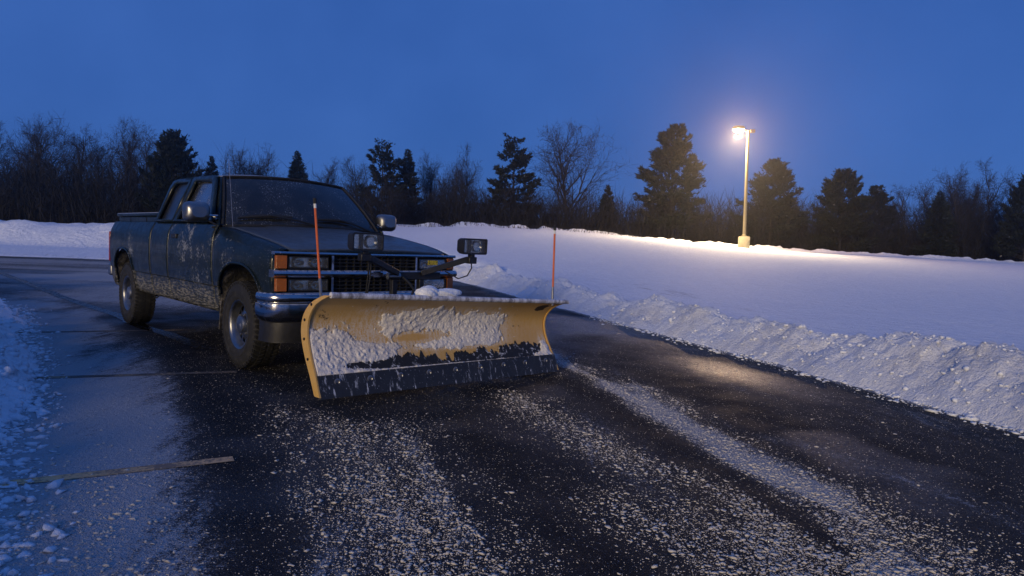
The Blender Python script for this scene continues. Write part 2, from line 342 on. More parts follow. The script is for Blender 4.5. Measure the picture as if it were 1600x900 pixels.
M['seat'] = simple('seat_cloth', (.03, .03, .035), .9); M['rubber'] = simple('rubber', (.010, .010, .010), .7)
t = NT('lamp_glow'); e = t.n('ShaderNodeEmission'); e.inputs[0].default_value = (1.0, .62, .28, 1); e.inputs[1].default_value = 160; t.lk(e.outputs[0], t.out.inputs[0]); M['glow'] = t.m

# ================================================================== terrain
REDGE = np.array([(-9.0, 34.0), (-4.6, 28.0), (-1.61, 21.6), (0.35, 15.6), (1.99, 10.55), (3.24, 6.84), (3.76, 4.95), (4.15, 3.2), (4.5, 1.0), (4.8, -2.0)])   # foot of the bank on the right
LEDGE = np.array([(-12.6, 15.8), (-10.4, 13.6), (-8.5, 11.42), (-6.4, 8.95), (-4.60, 6.55), (-3.55, 5.05), (-2.74, 3.66), (-2.24, 2.95), (-1.85, 2.36), (-1.35, 1.5), (-.6, .2)])
def redge_x(Y):
    o = np.argsort(REDGE[:, 1]); return np.interp(Y, REDGE[o, 1], REDGE[o, 0])
RID_X = [-70, -36, -20, -12, -8.4, -2.84, 2.49, 6.5, 8.73, 13.2, 16.1, 19.9, 26.5, 35.5, 70]
RID_Z = [.9, 1.0, 1.2, 1.7, 2.08, 2.22, 2.30, 2.12, 1.98, 1.72, 1.60, 1.52, 1.42, 1.26, 1.1]
def field_h(X, Y):
    X = np.asarray(X, float); Y = np.asarray(Y, float)
    dR = (X - redge_x(Y)) * .95 - .5
    dF = Y - (27.0 + 1.2 * fbm(X * .15, X * 0 + 3.3, 3, 8) + .0 * X)
    D = np.maximum(np.where(Y < 32, dR, 99), dF) + .25 * fbm(X * .6, Y * .6, 4, 3)
    inside = smooth(-.4, .7, D)
    ridge = np.interp(X, RID_X, RID_Z); wl = smooth(-9, -17, X)
    ramp = .5 * smooth(14, 47, Y) + .5 * np.clip((Y - 10) / 37, 0, 1)
    hr = ridge * ramp
    bk = smooth(33.2, 37, Y + .7 * fbm(X * .2, Y * .1, 3, 21)); hl = .22 * smooth(26, 33, Y) + bk * (1.02 + .40 * fbm(X * .16 + 4, Y * .05, 4, 12) + .30 * fbm(X * .7, Y * .7, 4, 13))
    h = hr * (1 - wl) + hl * wl
    berm = np.exp(-((Y - 47.0) / .9) ** 2) * (.10 + .22 * np.clip(fbm(X * .45, Y * .5, 4, 31), 0, 1) + .24 * np.clip(fbm(X * 1.5, Y * 1.5, 3, 33), -.2, 1)) * (1 - wl)
    mound = .16 * np.exp(-(((X + 2.6) / 1.7) ** 2 + ((Y - 46.5) / 1.1) ** 2))
    drop = -.55 * smooth(47.6, 49.5, Y) * (1 - wl) - .3 * smooth(39, 42, Y) * wl
    rough = .03 * fbm(X * .5, Y * .5, 4, 5) * inside
    return -.09 + inside * .12 + h * inside + berm + mound + drop + rough
def gz(x, y): return float(field_h(np.array([x]), np.array([y]))[0])

me = fast_mesh('ground', [(-1500, -1500, -.6), (1500, -1500, -.6), (1500, 2500, -.6), (-1500, 2500, -.6)], [[[0, 1, 2, 3]]])
tag(link('ground', me, M['snow']), 'snow covered ground reaching to the horizon', 'ground', kind='structure')
xs = np.concatenate([np.linspace(-85, -30, 90)[:-1], np.linspace(-30, -6, 100)[:-1], np.linspace(-6, 38, 400)[:-1], np.linspace(38, 85, 60)])
ys = np.concatenate([np.linspace(-6, 4, 14)[:-1], np.linspace(4, 16, 90)[:-1], np.linspace(16, 44, 110)[:-1], np.linspace(44, 50, 50)[:-1], np.linspace(50, 130, 40)])
X, Y = np.meshgrid(xs, ys, indexing='ij'); Z = field_h(X, Y)
me = fast_mesh('snow_field', np.stack([X, Y, Z], 2).reshape(-1, 3), [gridF(len(xs), len(ys))])
dd = (X - redge_x(Y)) * .95
bare = np.clip(.95 * np.exp(-((dd - 2.4 - .10 * (Y - 6)) / (.55 + .05 * Y)) ** 2) * smooth(3, 8, Y) * smooth(26, 15, Y), 0, 1) * (.75 + .9 * fbm(X * .35, Y * .25, 3, 77))
bare = np.maximum(.8 * bare, .35 * smooth(.2, .5, fbm(X * .10, Y * .45, 4, 55)) * smooth(9, 14, Y) * smooth(34, 24, Y))
bare = np.maximum(bare, smooth(-8, -16, X) * smooth(31.5, 27.5, Y) * .5)
a = me.attributes.new('bare', 'FLOAT', 'POINT'); a.data.foreach_set('value', np.clip(bare, 0, 1).astype(np.float32).ravel())
tag(link('snow_field', me, M['snow'], smooth_angle=180), 'wide snow covered field rising gently to the tree line', 'snow field', kind='structure')

# ---- frost and crumb coverage on the lot (deposits left by the blade and tyres)
STREAK = [  # points, half width, fine frost, crumbs
    ([(.35, 7.9), (.51, 7.35), (1.03, 5.88), (1.31, 4.52), (1.52, 3.47), (1.61, 2.75), (1.68, 1.8)], .16, 1.15, 1.3),
    ([(.0, 5.5), (.27, 5.06), (.52, 4.26), (.87, 3.49), (1.12, 2.83), (1.3, 2.2)], .16, .5, 1.2),
    ([(1.6, 4.5), (1.75, 4.43), (2.07, 4.07), (2.22, 3.55), (2.43, 3.19), (2.6, 2.6)], .10, .55, .12),
    ([(2.1, 7.6), (2.7, 6.19), (3.03, 5.31), (3.22, 4.21), (3.4, 3.2)], .13, .55, .25),
    ([(-1.62, 4.74), (-1.07, 3.91), (-.64, 2.99), (-.42, 2.42), (-.3, 2.0)], .24, .55, .75),
    ([(-1.0, 5.0), (-.88, 4.87), (-.36, 3.54), (-.06, 2.55), (0, 2.1)], .22, .45, .55),
    ([(1.55, 2.9), (1.75, 2.5), (1.95, 2.1)], .25, .7, .9),
    ([(.35, 3.3), (.6, 2.7), (.8, 2.2)], .15, .4, .7),
    ([(.6, 15), (1.05, 11.0), (1.46, 7.66), (1.81, 6.3)], .14, .35, .1),
    ([(2.2, 5.6), (2.6, 4.6), (2.9, 3.5)], .14, .3, .2),
    ([(-1.9, 2.9), (-1.3, 2.55), (-.9, 2.2)], .35, .5, .35)]
DARK = [([(-3.2, 6.8), (-2.19, 5.04), (-1.49, 3.85), (-.96, 2.64), (-.8, 2.0)], .22), ([(-.55, 5.4), (-.32, 4.77), (.19, 3.24), (.4, 2.54)], .14), ([(.6, 6.2), (.94, 4.79), (1.24, 3.63), (1.4, 2.85)], .10), ([(1.6, 6.6), (1.85, 5.5), (2.1, 4.8), (2.6, 3.9)], .2)]
def coverage(X, Y):
    wx = X + .10 * fbm(X * 1.5, Y * 1.5, 3, 41); wy = Y + .15 * fbm(X * 1.2, Y * 1.2, 3, 43)
    pe, al = X * .95 + Y * .31, Y * .95 - X * .31; brk = .6 * fbm(pe * 7, al * .8, 4, 91) + .6 * fbm(pe * 2.2, al * 1.3, 4, 93)
    fine = .28 + .26 * fbm(pe * 3, al * .5, 4, 44); crumb = np.full(X.shape, .06)
    for pts, hw, f, c in STREAK:
        d = polydist(wx, wy, pts); k = np.exp(-(d / (hw * 1.5)) ** 2 * .7) * np.clip(.62 + .75 * brk, .06, 1.2); fine = np.maximum(fine, f * k); crumb = crumb + c * k
    dl = polydist(wx, wy, [tuple(p) for p in LEDGE])
    left = np.exp(-((dl - .25) / (.95 + .35 * fbm(X * .8, Y * .8, 3, 95))) ** 2) * smooth(13, 10, Y) * np.clip(.8 + .5 * brk, .2, 1.2)          # frosted strip along the bank on the left
    fine = np.maximum(fine, 1.25 * left); crumb = crumb + .16 * left * smooth(6, 3.5, Y) + .05 * smooth(5.5, 2.2, Y)
    far = smooth(7.2, 9.5, Y) * smooth(-1.0, -3.2, X) * (.62 + .45 * fbm(X * .16, Y * .5, 4, 46)); fine = np.maximum(fine, far)
    ice = smooth(14.5, 17, Y) * smooth(20.5, 18.2, Y) * smooth(-6.5, -8.5, X) * smooth(-13, -11, X + .6 * fbm(X, Y, 3, 4)); fine = np.maximum(fine, ice * 1.3)
    dr = (redge_x(Y) - X); fine = np.maximum(fine, .8 * np.exp(-(dr / .18) ** 2) * (dr > -.3))
    for pts, hw in DARK:
        d = polydist(wx, wy, pts); k = 1 - .8 * np.exp(-(d / hw) ** 2); fine = fine * k; crumb = crumb * k
    # frost and crumbs thinned over the footprint of the truck and blade
    c, s = math.cos(R(-46.9)), math.sin(R(-46.9)); lx = c * (X + 1.81) + s * (Y - 6.85); ly = -s * (X + 1.81) + c * (Y - 6.85)
    under = smooth(-4.9, -4.2, lx) * smooth(2.5, 1.9, lx) * smooth(-1.25, -.9, ly) * smooth(1.5, 1.0, ly); fine = fine * (1 - .9 * under); crumb = crumb * (1 - .7 * under)
    return np.clip(fine, 0, 1.2), np.clip(crumb, 0, 2)
xs = np.concatenate([np.linspace(-60, -12, 50)[:-1], np.linspace(-12, -4, 90)[:-1], np.linspace(-4, 5, 240)[:-1], np.linspace(5, 9, 14)])
ys = np.concatenate([np.linspace(-6, 1.8, 16)[:-1], np.linspace(1.8, 8, 210)[:-1], np.linspace(8, 16, 110)[:-1], np.linspace(16, 40, 90)])
X, Y = np.meshgrid(xs, ys, indexing='ij'); fine, _ = coverage(X, Y)
Zp = .006 * fbm(X * .5, Y * .5, 3, 61)
lot = fast_mesh('parking_lot', np.stack([X, Y, Zp], 2).reshape(-1, 3), [gridF(len(xs), len(ys))])
a = lot.attributes.new('frost', 'FLOAT', 'POINT'); a.data.foreach_set('value', fine.astype(np.float32).ravel())
wet = np.exp(-(((X - 2.25) * .95 + (Y - 7.0) * .31) / .42) ** 2 - (((Y - 7.0) * .95 - (X - 2.25) * .31) / 1.0) ** 2) * .9 + .75 * smooth(.05, .5, fbm(X * .35, Y * .28, 4, 151)) * smooth(7.5, 9.5, Y) + .35 * smooth(.15, .5, fbm(X * .9, Y * .9, 3, 155))
a = lot.attributes.new('wet', 'FLOAT', 'POINT'); a.data.foreach_set('value', np.clip(wet, 0, 1).astype(np.float32).ravel())
lot_o = tag(link('parking_lot', lot, M['asphalt'], smooth_angle=180), 'wet dark asphalt lot streaked with frost and scraped snow', 'parking lot', kind='structure')
def lotz(x, y): return float(.006 * fbm(np.array([x * .5]), np.array([y * .5]), 3, 61)[0])
def ribbon(name, pts, wd, mat, lift, parent, jitter=0.0):
    pts = np.array(pts, float); n = 40; s = np.linspace(0, len(pts) - 1, n)
    P = np.stack([np.interp(s, np.arange(len(pts)), pts[:, k]) for k in (0, 1)], 1)
    P[:, 0] += jitter * fbm(s * 2.1, s * 0, 3, 9); T = np.gradient(P, axis=0); T /= np.linalg.norm(T, axis=1)[:, None]; N = np.stack([-T[:, 1], T[:, 0]], 1)
    G = np.zeros((n, 2, 3))
    for i in range(n):
        for j, sg in enumerate((-1, 1)):
            q = P[i] + sg * wd / 2 * N[i]; G[i, j] = (q[0], q[1], lotz(q[0], q[1]) + lift)
    return MB().grid(G, flip=True).build(name, mat, parent)
ribbon('painted_line', [(-2.75, 2.93), (-2.31, 3.17), (-1.46, 3.64)], .085, M['line'], .004, lot_o)
ribbon('painted_line', [(-4.3, 5.22), (-3.38, 5.6), (-2.39, 6.01)], .085, M['line_worn'], .004, lot_o)
ribbon('painted_line', [(-5.9, 7.55), (-5.15, 7.91), (-3.9, 8.5)], .085, M['line_worn'], .004, lot_o)
ribbon('crack_seal', [(-13.5, 18), (-10.54, 14.91), (-7.7, 11.83), (-5.14, 9.21), (-4.25, 8.32), (-3.2, 7.1)], .16, M['tar'], .005, lot_o, .12)

# ---- snow banks
BANKS = []
def bank(name, edge, side, width, hfun, ds0, nt, mat, label, seed, clump=1.0):
    """edge: foot of the bank nearest the road, ordered far to near; side +1: bank lies to the +x side"""
    seg = np.hypot(*np.diff(edge, axis=0).T); S = np.concatenate([[0], np.cumsum(seg)])
    # smoothed centre line sampled finer near the camera
    L = S[-1]; s = [0.0]
    while s[-1] < L:
        y = np.interp(s[-1], S, edge[:, 1]); s.append(s[-1] + max(ds0, .0045 * abs(y)))
    s = np.array(s); k = 9; P = np.stack([np.interp(s, S, edge[:, j]) for j in (0, 1)], 1)
    Pp = np.pad(P, ((k, k), (0, 0)), 'edge'); P = np.stack([np.convolve(Pp[:, j], np.ones(2 * k + 1) / (2 * k + 1), 'valid') for j in (0, 1)], 1)
    T = np.gradient(P, axis=0); T /= np.linalg.norm(T, axis=1)[:, None]; N = np.stack([T[:, 1], -T[:, 0]], 1) * (side * (1 if True else 1))
    if (N[len(N) // 2, 0] > 0) != (side > 0): N = -N
    tt = np.linspace(-.06, 1, nt); wv = width * (1 + .25 * fbm(s * .7, s * 0 + 1.7, 3, seed + 2))
    foot = .10 * fbm(s * 1.1, s * 0 + 8, 4, seed + 7)[:, None] + .03 * fbm(s * 7, s * 0, 2, seed + 9)[:, None]
    D = tt[None] * wv[:, None] + foot * (1 - tt[None])
    Xb = P[:, 0][:, None] + N[:, 0][:, None] * D; Yb = P[:, 1][:, None] + N[:, 1][:, None] * D
    prof = np.interp(tt, [-.06, 0, .06, .22, .42, .58, .75, .9, 1], [-.08, -.01, .16, .52, .93, 1, .72, .28, -.06])
    H = hfun(P[:, 0], P[:, 1])[:, None] * (1 + .40 * fbm(s * .9, s * 0 + 5, 3, seed)[:, None])
    body = np.clip(prof[None], 0, 1)
    n1 = fbm(Xb * 1.1, Yb * 1.1, 3, seed + 3); n2 = fbm(Xb * 9, Yb * 9, 4, seed + 4); wp = .35 * fbm(Xb * 2.5, Yb * 2.5, 3, seed + 6)
    dome = lambda q, sd: np.sqrt(np.clip(1 - (worley(Xb * q + wp, Yb * q - wp, sd) / .85) ** 2, 0, 1))
    w1, w2, w3 = dome(1.5, seed), dome(5, seed + 1), dome(13, seed + 2)
    Zb = H * prof[None] * (.62 + .30 * n1 + .50 * w1) + body ** .6 * clump * (.040 * n2 + .052 * (w2 - .5) * (.75 + .5 * n1) + .036 * (w3 - .5) + .026 * fbm(Xb * 22, Yb * 22, 3, seed + 15))
    Xb = Xb + body * .02 * fbm(Xb * 12, Yb * 12, 2, seed + 13); Yb = Yb + body * .02 * fbm(Xb * 12, Yb * 12, 2, seed + 14)
    G = np.stack([Xb, Yb, Zb], 2)
    o = MB().grid(G, flip=(side > 0)).build(name, mat, None, sm=180)
    BANKS.append((G, body)); return tag(o, label, 'snow bank')
bank('snow_bank', REDGE, 1, 1.15, lambda x, y: .33 + .09 * smooth(9, 5, y) + .05 * smooth(12, 20, y), .028, 64, M['bank_snow'], 'long lumpy plowed snow bank running along the right edge of the asphalt', 100)
bank('snow_bank', LEDGE, -1, 1.9, lambda x, y: .17 + .14 * smooth(3.5, 6, y) + .05 * smooth(8, 12, y), .024, 80, M['packed'], 'low crumbled snow bank at the left edge of the asphalt', 200, 1.7)

# ---- loose snow crumbs, scattered where the blade left them
def ico():
    g = (1 + 5 ** .5) / 2
    V = np.array([(-1, g, 0), (1, g, 0), (-1, -g, 0), (1, -g, 0), (0, -1, g), (0, 1, g), (0, -1, -g), (0, 1, -g), (g, 0, -1), (g, 0, 1), (-g, 0, -1), (-g, 0, 1)], float)
    V /= np.linalg.norm(V[0])
    F = np.array([(0, 11, 5), (0, 5, 1), (0, 1, 7), (0, 7, 10), (0, 10, 11), (1, 5, 9), (5, 11, 4), (11, 10, 2), (10, 7, 6), (7, 1, 8), (3, 9, 4), (3, 4, 2), (3, 2, 6), (3, 6, 8), (3, 8, 9), (4, 9, 5), (2, 4, 11), (6, 2, 10), (8, 6, 7), (9, 8, 1)])
    return V, F
IV, IF = ico()
rg = np.random.default_rng(7)
OV = np.array([(1, 0, 0), (-1, 0, 0), (0, 1, 0), (0, -1, 0), (0, 0, 1), (0, 0, -1)], float); OF = np.array([(0, 2, 4), (2, 1, 4), (1, 3, 4), (3, 0, 4), (2, 0, 5), (1, 2, 5), (3, 1, 5), (0, 3, 5)])
def crumbs(name, n, lo, hi, region, dens, zfun, label, mat, tiny=False, pw=2.6):
    out = []; tot = 0; BV, BF = (OV, OF) if tiny else (IV, IF); nv = len(BV)
    while tot < n:
        m = n * 3; y = region[2] + (region[3] - region[2]) * rg.random(m) ** 1.7; x = region[0] + (region[1] - region[0]) * rg.random(m)
        keep = rg.random(m) < dens(x, y); out.append(np.stack([x[keep], y[keep]], 1)); tot += int(keep.sum())
    P = np.concatenate(out)[:n]; k = len(P)
    r = lo * (hi / lo) ** (rg.random(k) ** pw)
    J = BV[None] * (1 + .38 * rg.standard_normal((k, nv, 1)).clip(-1.5, 1.5)); ang = rg.random(k) * 2 * PI
    J = J * np.stack([1 + .8 * rg.random(k), .6 + .4 * rg.random(k), .35 + .4 * rg.random(k)], 1)[:, None]
    c, s = np.cos(ang)[:, None], np.sin(ang)[:, None]; Jx = c * J[..., 0] - s * J[..., 1]; Jy = s * J[..., 0] + c * J[..., 1]
    V = np.stack([Jx, Jy, J[..., 2]], 2) * r[:, None, None]; V[..., 0] += P[:, 0][:, None]; V[..., 1] += P[:, 1][:, None]; V[..., 2] += (zfun(P[:, 0], P[:, 1]) + r * .2)[:, None]
    F = (BF[None] + (np.arange(k) * nv)[:, None, None]).reshape(-1, 3)
    me = fast_mesh(name, V.reshape(-1, 3), [F]); o = link(name, me, mat); return tag(o, label, 'snow crumbs', kind='stuff')
def bank_clods(name, G, body, n, lo, hi, label, mat):
    k0, k1, _ = G.shape; ii = rg.integers(1, k0 - 1, n * 3); jj = rg.integers(2, k1 - 6, n * 3); y = G[ii, jj, 1]; keep = (rg.random(n * 3) < np.clip(6 / np.maximum(y, 2), 0, 1)) & (y > 1.9); ii, jj = ii[keep][:n], jj[keep][:n]; n = len(ii)
    P = G[ii, jj]; r = lo * (hi / lo) ** (rg.random(n) ** 2.2); J = IV[None] * (1 + .30 * rg.standard_normal((n, 12, 1)).clip(-1.5, 1.5)) * np.stack([.8 + .6 * rg.random(n), .8 + .5 * rg.random(n), .6 + .4 * rg.random(n)], 1)[:, None]
    V = J * r[:, None, None] + P[:, None]; V[..., 2] += (r * .15)[:, None]; F = (IF[None] + (np.arange(n) * 12)[:, None, None]).reshape(-1, 3)
    return tag(link(name, fast_mesh(name, V.reshape(-1, 3), [F]), mat, smooth_angle=180), label, 'snow clods', kind='stuff')
bank_clods('snow_clods', *BANKS[0], 2600, .006, .028, 'clods of broken snow lying on the right snow bank', M['packed'])
bank_clods('snow_clods', *BANKS[1], 3600, .007, .042, 'clods of broken snow lying on the left snow bank', M['packed'])
def dens_lot(x, y):
    f, c = coverage(x, y); inr = (x < redge_x(y)) & (x > np.interp(y, LEDGE[::-1, 1], LEDGE[::-1, 0]))
    return np.clip(c * .62, 0, 1) ** 1.7 * inr * smooth(-.1, .6, c - .05 + .45 * fbm(x * 3, y * 3, 4, 71))
lotn = lambda x, y: .006 * fbm(x * .5, y * .5, 3, 61)
crumbs('snow_grit', 85000, .0016, .0040, (-4.2, 4.2, 2.0, 9.5), lambda x, y: np.clip(dens_lot(x, y) + .05, 0, 1), lotn, 'fine icy grit of snow sprinkled across the asphalt', M['crumb'], True, 1.6)
crumbs('snow_crumbs', 19000, .0032, .0105, (-4.2, 4.2, 2.0, 9.5), dens_lot, lambda x, y: .006 * fbm(x * .5, y * .5, 3, 61), 'loose crumbs of scraped snow scattered over the wet asphalt', M['crumb'])
def dens_bank(x, y):
    e = redge_x(y) - x; l = x - np.interp(y, LEDGE[::-1, 1], LEDGE[::-1, 0])
    return np.maximum(np.exp(-(np.maximum(e, 0) / .16) ** 2) * (e > -.15), np.exp(-(np.maximum(l, 0) / .20) ** 2) * (l > -.2)) * .8
crumbs('snow_clods', 5200, .006, .032, (-7.5, 4.4, 2.0, 12), dens_bank, lambda x, y: x * 0, 'small clods of snow rolled down to the feet of the banks', M['packed'])

# ================================================================== pickup truck (local: x forward, y to its left, z up)
TLOC = Vector((-1.81, 6.85, 0)); TYAW = R(-46.9)
truck = tag(empty('pickup_truck', TLOC, (0, 0, TYAW)), 'dark extended cab pickup truck with frost patches and salty rocker panels', 'pickup truck')
PZ = np.array([.46, .53, .62, .70, .715, .73, .80, .95, 1.08, 1.16, 1.215, 1.26, 1.31])
PY = np.array([.895, .925, .940, .944, .958, .958, .966, .972, .970, .963, .951, .930, .905])
def tfront(x): return .035 * np.clip((np.asarray(x, float) - .1) / .68, 0, 1.3) ** 2
def trear(x): return .012 * np.clip((-3.6 - np.asarray(x, float)) / .75, 0, 1.2) ** 2
def side_y(x, z): return np.interp(z, PZ, PY) - tfront(x) - trear(x)
ARCH = [(.11, .49, .50, .455), (-3.64, .47, .50, .475)]          # centre x, half width, base z, rise
def arch_z(x):
    z = np.full(np.shape(x), .46)
    for xc, a, zc, b in ARCH:
        u = np.abs((np.asarray(x) - xc) / a); z = np.where(u < 1, np.maximum(z, zc + b * np.clip(1 - u ** 2.5, 0, 1) ** (1 / 2.5) - .04 * (u > .999)), z)
    return z
def fender_top(x): return np.interp(x, [-.6, -.3, 0, .4, .6, .72, .80], [1.272, 1.250, 1.215, 1.160, 1.126, 1.098, 1.080])
UP = np.array([.98, 1.02, 1.08, 1.12, 1.16, 1.19, 1.215, 1.235, 1.26, 1.285, 1.31])
def side_panel(name, x0, x1, s, kind, mat, parent, slant=0.0):
    xs = list(np.linspace(x0, x1, max(4, int(abs(x1 - x0) / .05))))
    for xc, a, zc, b in ARCH:
        for u in np.concatenate([np.linspace(-1, -.8, 14), np.linspace(.8, 1, 14), np.linspace(-.8, .8, 33)]):
            q = xc + a * u
            if x0 < q < x1: xs.append(q)
    xs = np.unique(np.round(xs, 4)); cols = []
    for x in xs:
        zb = float(arch_z(np.array([x]))[0]); low = [zb + (.98 - zb) * k for k in np.linspace(0, 1, 15)[:-1]]
        if zb < .50: low = [zb, .50, .55, .60, .66, .70, .7145, .73, .77, .81, .85, .89, .92, .95]
        pts = [(x, float(side_y(x, z)), z) for z in low]
        top = float(fender_top(x)) if kind == 'fender' else 1.31
        for z in UP: pts.append((x, float(side_y(x, z)), .98 + (z - .98) * (top - .98) / .33))
        if kind == 'fender':
            y = float(side_y(x, 1.31)); pts += [(x, y - .03, top + .010), (x, y - .062, top + .014)]
        if kind == 'bed':
            y = float(side_y(x, 1.31)); pts += [(x, y - .02, 1.316), (x, y - .07, 1.316)]
        cols.append(pts)
    G = np.array(cols); G[..., 1] *= s
    if slant: G[..., 0] += slant * np.clip((.95 - G[..., 2]), 0, 1) * (np.abs(G[..., 0] - x1)[..., ] < 1e-3)
    return MB().grid(G, flip=(s > 0)).build(name, mat, parent, solid=.018, sm=30)
YG = lambda z: .895 - .195 * (max(0.0, z - 1.31) / .49) ** 1.15
def ring(name, outer, inner, s, mat, parent, off=0.0, solid=.03):
    O = np.array([(x, s * (YG(z) + off), z) for x, z in outer]); I = np.array([(x, s * (YG(z) + off), z) for x, z in inner]); k = len(O)
    V = np.concatenate([O, I]); i = np.arange(k); j = (i + 1) % k
    F = np.stack([i, j, j + k, i + k], 1)
    if s < 0: F = F[:, ::-1]
    return MB().add(V, [F]).build(name, mat, parent, solid=solid, sm=30)
def pane(name, poly, s, mat, parent, off):
    P = np.array([(x, s * (YG(z) + off), z) for x, z in poly]); return MB().prism(P, (0, -s * .005, 0)).build(name, mat, parent)
D_OUT = [(-.60, 1.312), (-.78, 1.50), (-.96, 1.70), (-1.05, 1.768), (-1.17, 1.792), (-1.70, 1.800), (-1.77, 1.785), (-1.825, 1.312)]
D_IN = [(-.735, 1.335), (-.87, 1.49), (-1.035, 1.67), (-1.115, 1.728), (-1.20, 1.745), (-1.60, 1.757), (-1.645, 1.745), (-1.715, 1.335)]
Q_OUT = [(-1.832, 1.312), (-1.805, 1.55), (-1.78, 1.80), (-2.30, 1.800), (-2.42, 1.785), (-2.458, 1.72), (-2.46, 1.312)]
Q_IN = [(-1.875, 1.338), (-1.865, 1.55), (-1.86, 1.757), (-2.26, 1.757), (-2.325, 1.735), (-2.355, 1.68), (-2.385, 1.338)]
for s in (-1, 1):
    f = side_panel('front_fender', -.495, .765, s, 'fender', M['paint'], truck)
    d = side_panel('door', -1.825, -.503, s, 'door', M['paint'], truck)
    ring('window_frame', D_OUT, D_IN, s, M['paint'], d)
    pane('window', [(x * 1.0, z) for x, z in D_IN], s, M['side_glass'], d, -.014)
    # weather strip under the glass, handle
    MB().tube([(-.73, s * .893, 1.330), (-1.72, s * .893, 1.330)], .008, 6).build('weather_strip', M['rubber'], d)
    MB().box((-1.63, s * .963, 1.165), (.17, .028, .05)).build('door_handle', M['black'], d, bevel=.008)
    cs = side_panel('cab_side', -2.468, -1.832, s, 'door', M['paint'], truck)
    ring('window_frame', Q_OUT, Q_IN, s, M['paint'], cs)
    pane('quarter_window', Q_IN, s, M['tinted'], cs, -.014)
    b = side_panel('bed_side', -4.34, -2.488, s, 'bed', M['paint'], truck)
    for xc, a, zc, bb in ARCH:
        u = np.concatenate([np.linspace(-1, -.8, 10)[:-1], np.linspace(-.8, .8, 25), np.linspace(.8, 1, 10)[1:]])
        zz = zc + bb * np.clip(1 - np.abs(u) ** 2.5, 0, 1) ** .4; xx = xc + a * u
        pts = [(x, s * (float(side_y(x, z)) + .004), z) for x, z in zip(xx, zz)]
        MB().tube(pts, .013, 6).build('arch_lip', M['paint'], f if xc > 0 else b)
        G = np.array([[(x, s * yy, z) for yy in np.linspace(.945, .50, 6)] for x, z in zip(xx, zz)])
        MB().grid(G).build('wheel_well', M['mud'], f if xc > 0 else b)
        G = np.array([[(x, s * .50, z), (x, s * .50, .44)] for x, z in zip(xx, zz)]); MB().grid(G).build('wheel_well', M['underbody'], f if xc > 0 else b)
# hood
nu, nr = 33, 30; u = np.linspace(-1, 1, nu); G = np.zeros((nr + 3, nu, 3))
for i in range(nr + 3):
    r = min(i / (nr - 1), 1.0); xc = -.50 + .12 * (1 - u ** 2); xf = .775 + .065 * (1 - np.abs(u) ** 2.4); x = xc + (xf - xc) * r
    yse = .837 - tfront(x); y = u * yse
    crown = .030 * (1 - np.abs(u) ** 2.2) + .010 * smooth(.62, .54, np.abs(u)) * smooth(0, .25, 1 - r + .05)
    z = fender_top(np.minimum(x, .78)) + .014 + crown * (1 - .25 * r)
    if i == nr: x = x + .014; z = z - .010
    if i == nr + 1: x = x + .022; z = z - .030
    if i == nr + 2: x = x + .020; z = np.maximum(z - .06, 1.080)
    G[i] = np.stack([x, y, z], 1)
hood = MB().grid(G).build('hood', M['hood_paint'], truck, solid=.012, sm=40)
# cowl, windshield, A pillars, roof
def ws(uu, v):
    k = 1 - uu * uu; y = uu * (.865 + (.675 - .865) * v); x = (-.53 + .17 * k) * (1 - v) + (-1.03 + .10 * k) * v; z = (1.278 + .03 * k) * (1 - v) + (1.788 + .032 * k) * v
    b = .03 * v * (1 - v) * 4; return np.array([x + b * .75, y, z + b * .6])
G = np.array([[ws(uu, v) for uu in np.linspace(-1, 1, 25)] for v in np.linspace(0, 1, 13)])
wsh = MB().grid(G).build('windshield', M['windshield'], truck, solid=.006, sm=60)
for pts in ([ws(uu, 0) for uu in np.linspace(-1, 1, 25)], [ws(uu, 1) for uu in np.linspace(-1, 1, 25)], [ws(-1, v) for v in np.linspace(0, 1, 13)], [ws(1, v) for v in np.linspace(0, 1, 13)]):
    MB().tube(np.array(pts) + (.004, 0, .004), .014, 6).build('gasket', M['rubber'], wsh)
G = []
for uu in np.linspace(-1, 1, 25):
    a = ws(uu, .01); k = 1 - uu * uu; xr = -.50 + .12 * k
    G.append([(xr + .03, uu * .835, float(fender_top(xr)) + .014 + .03 * k - .055), ((xr + a[0]) / 2, uu * .85, a[2] - .045), (a[0] - .02, a[1], a[2] - .012)])
MB().grid(np.array(G)).build('cowl', M['black'], truck, solid=.01)
for s in (-1, 1):
    G = []
    fr = [(-.60, 1.312), (-.69, 1.405), (-.78, 1.50), (-.87, 1.60), (-.96, 1.70), (-1.05, 1.768)]
    for k, (x, z) in enumerate(fr):
        v = k / (len(fr) - 1); a = ws(s, v); c = np.array([x + .006, s * YG(z), z]); m = (a + c) / 2 + np.array([.02, s * .018, .008]); G.append([a, m, c])
    G[0:0] = [[G[0][0] + (.02, 0, -.05), G[0][1] + (.02, 0, -.06), np.array([-.502, s * .90, 1.265])]]
    MB().grid(np.array(G), flip=(s > 0)).build('windshield_pillar', M['paint'], truck, solid=.02, sm=60)
nx, nu = 26, 33; G = np.zeros((nx, nu, 3)); u = np.linspace(-1, 1, nu)
for i in range(nx):
    r = i / (nx - 1); k = 1 - u ** 2; x = (-1.03 + .10 * k) * (1 - r) + (-2.47) * r; fall = smooth(0, .22, r) * smooth(1.0, .88, r)
    z = 1.792 + .010 * smooth(0, .1, r) + (.030 + .028 * fall) * (1 - np.abs(u) ** 3.2); G[i] = np.stack([x, u * (.678 + .024 * smooth(0, .12, r)), z], 1)
MB().grid(G, flip=True).build('roof', M['roof_paint'], truck, solid=.02, sm=50)
for s in (-1, 1):
    MB().tube([(-1.05, s * .715, 1.783), (-1.2, s * .712, 1.800), (-1.8, s * .708, 1.806), (-2.40, s * .706, 1.800)], .013, 6).build('drip_rail', M['paint'], truck)
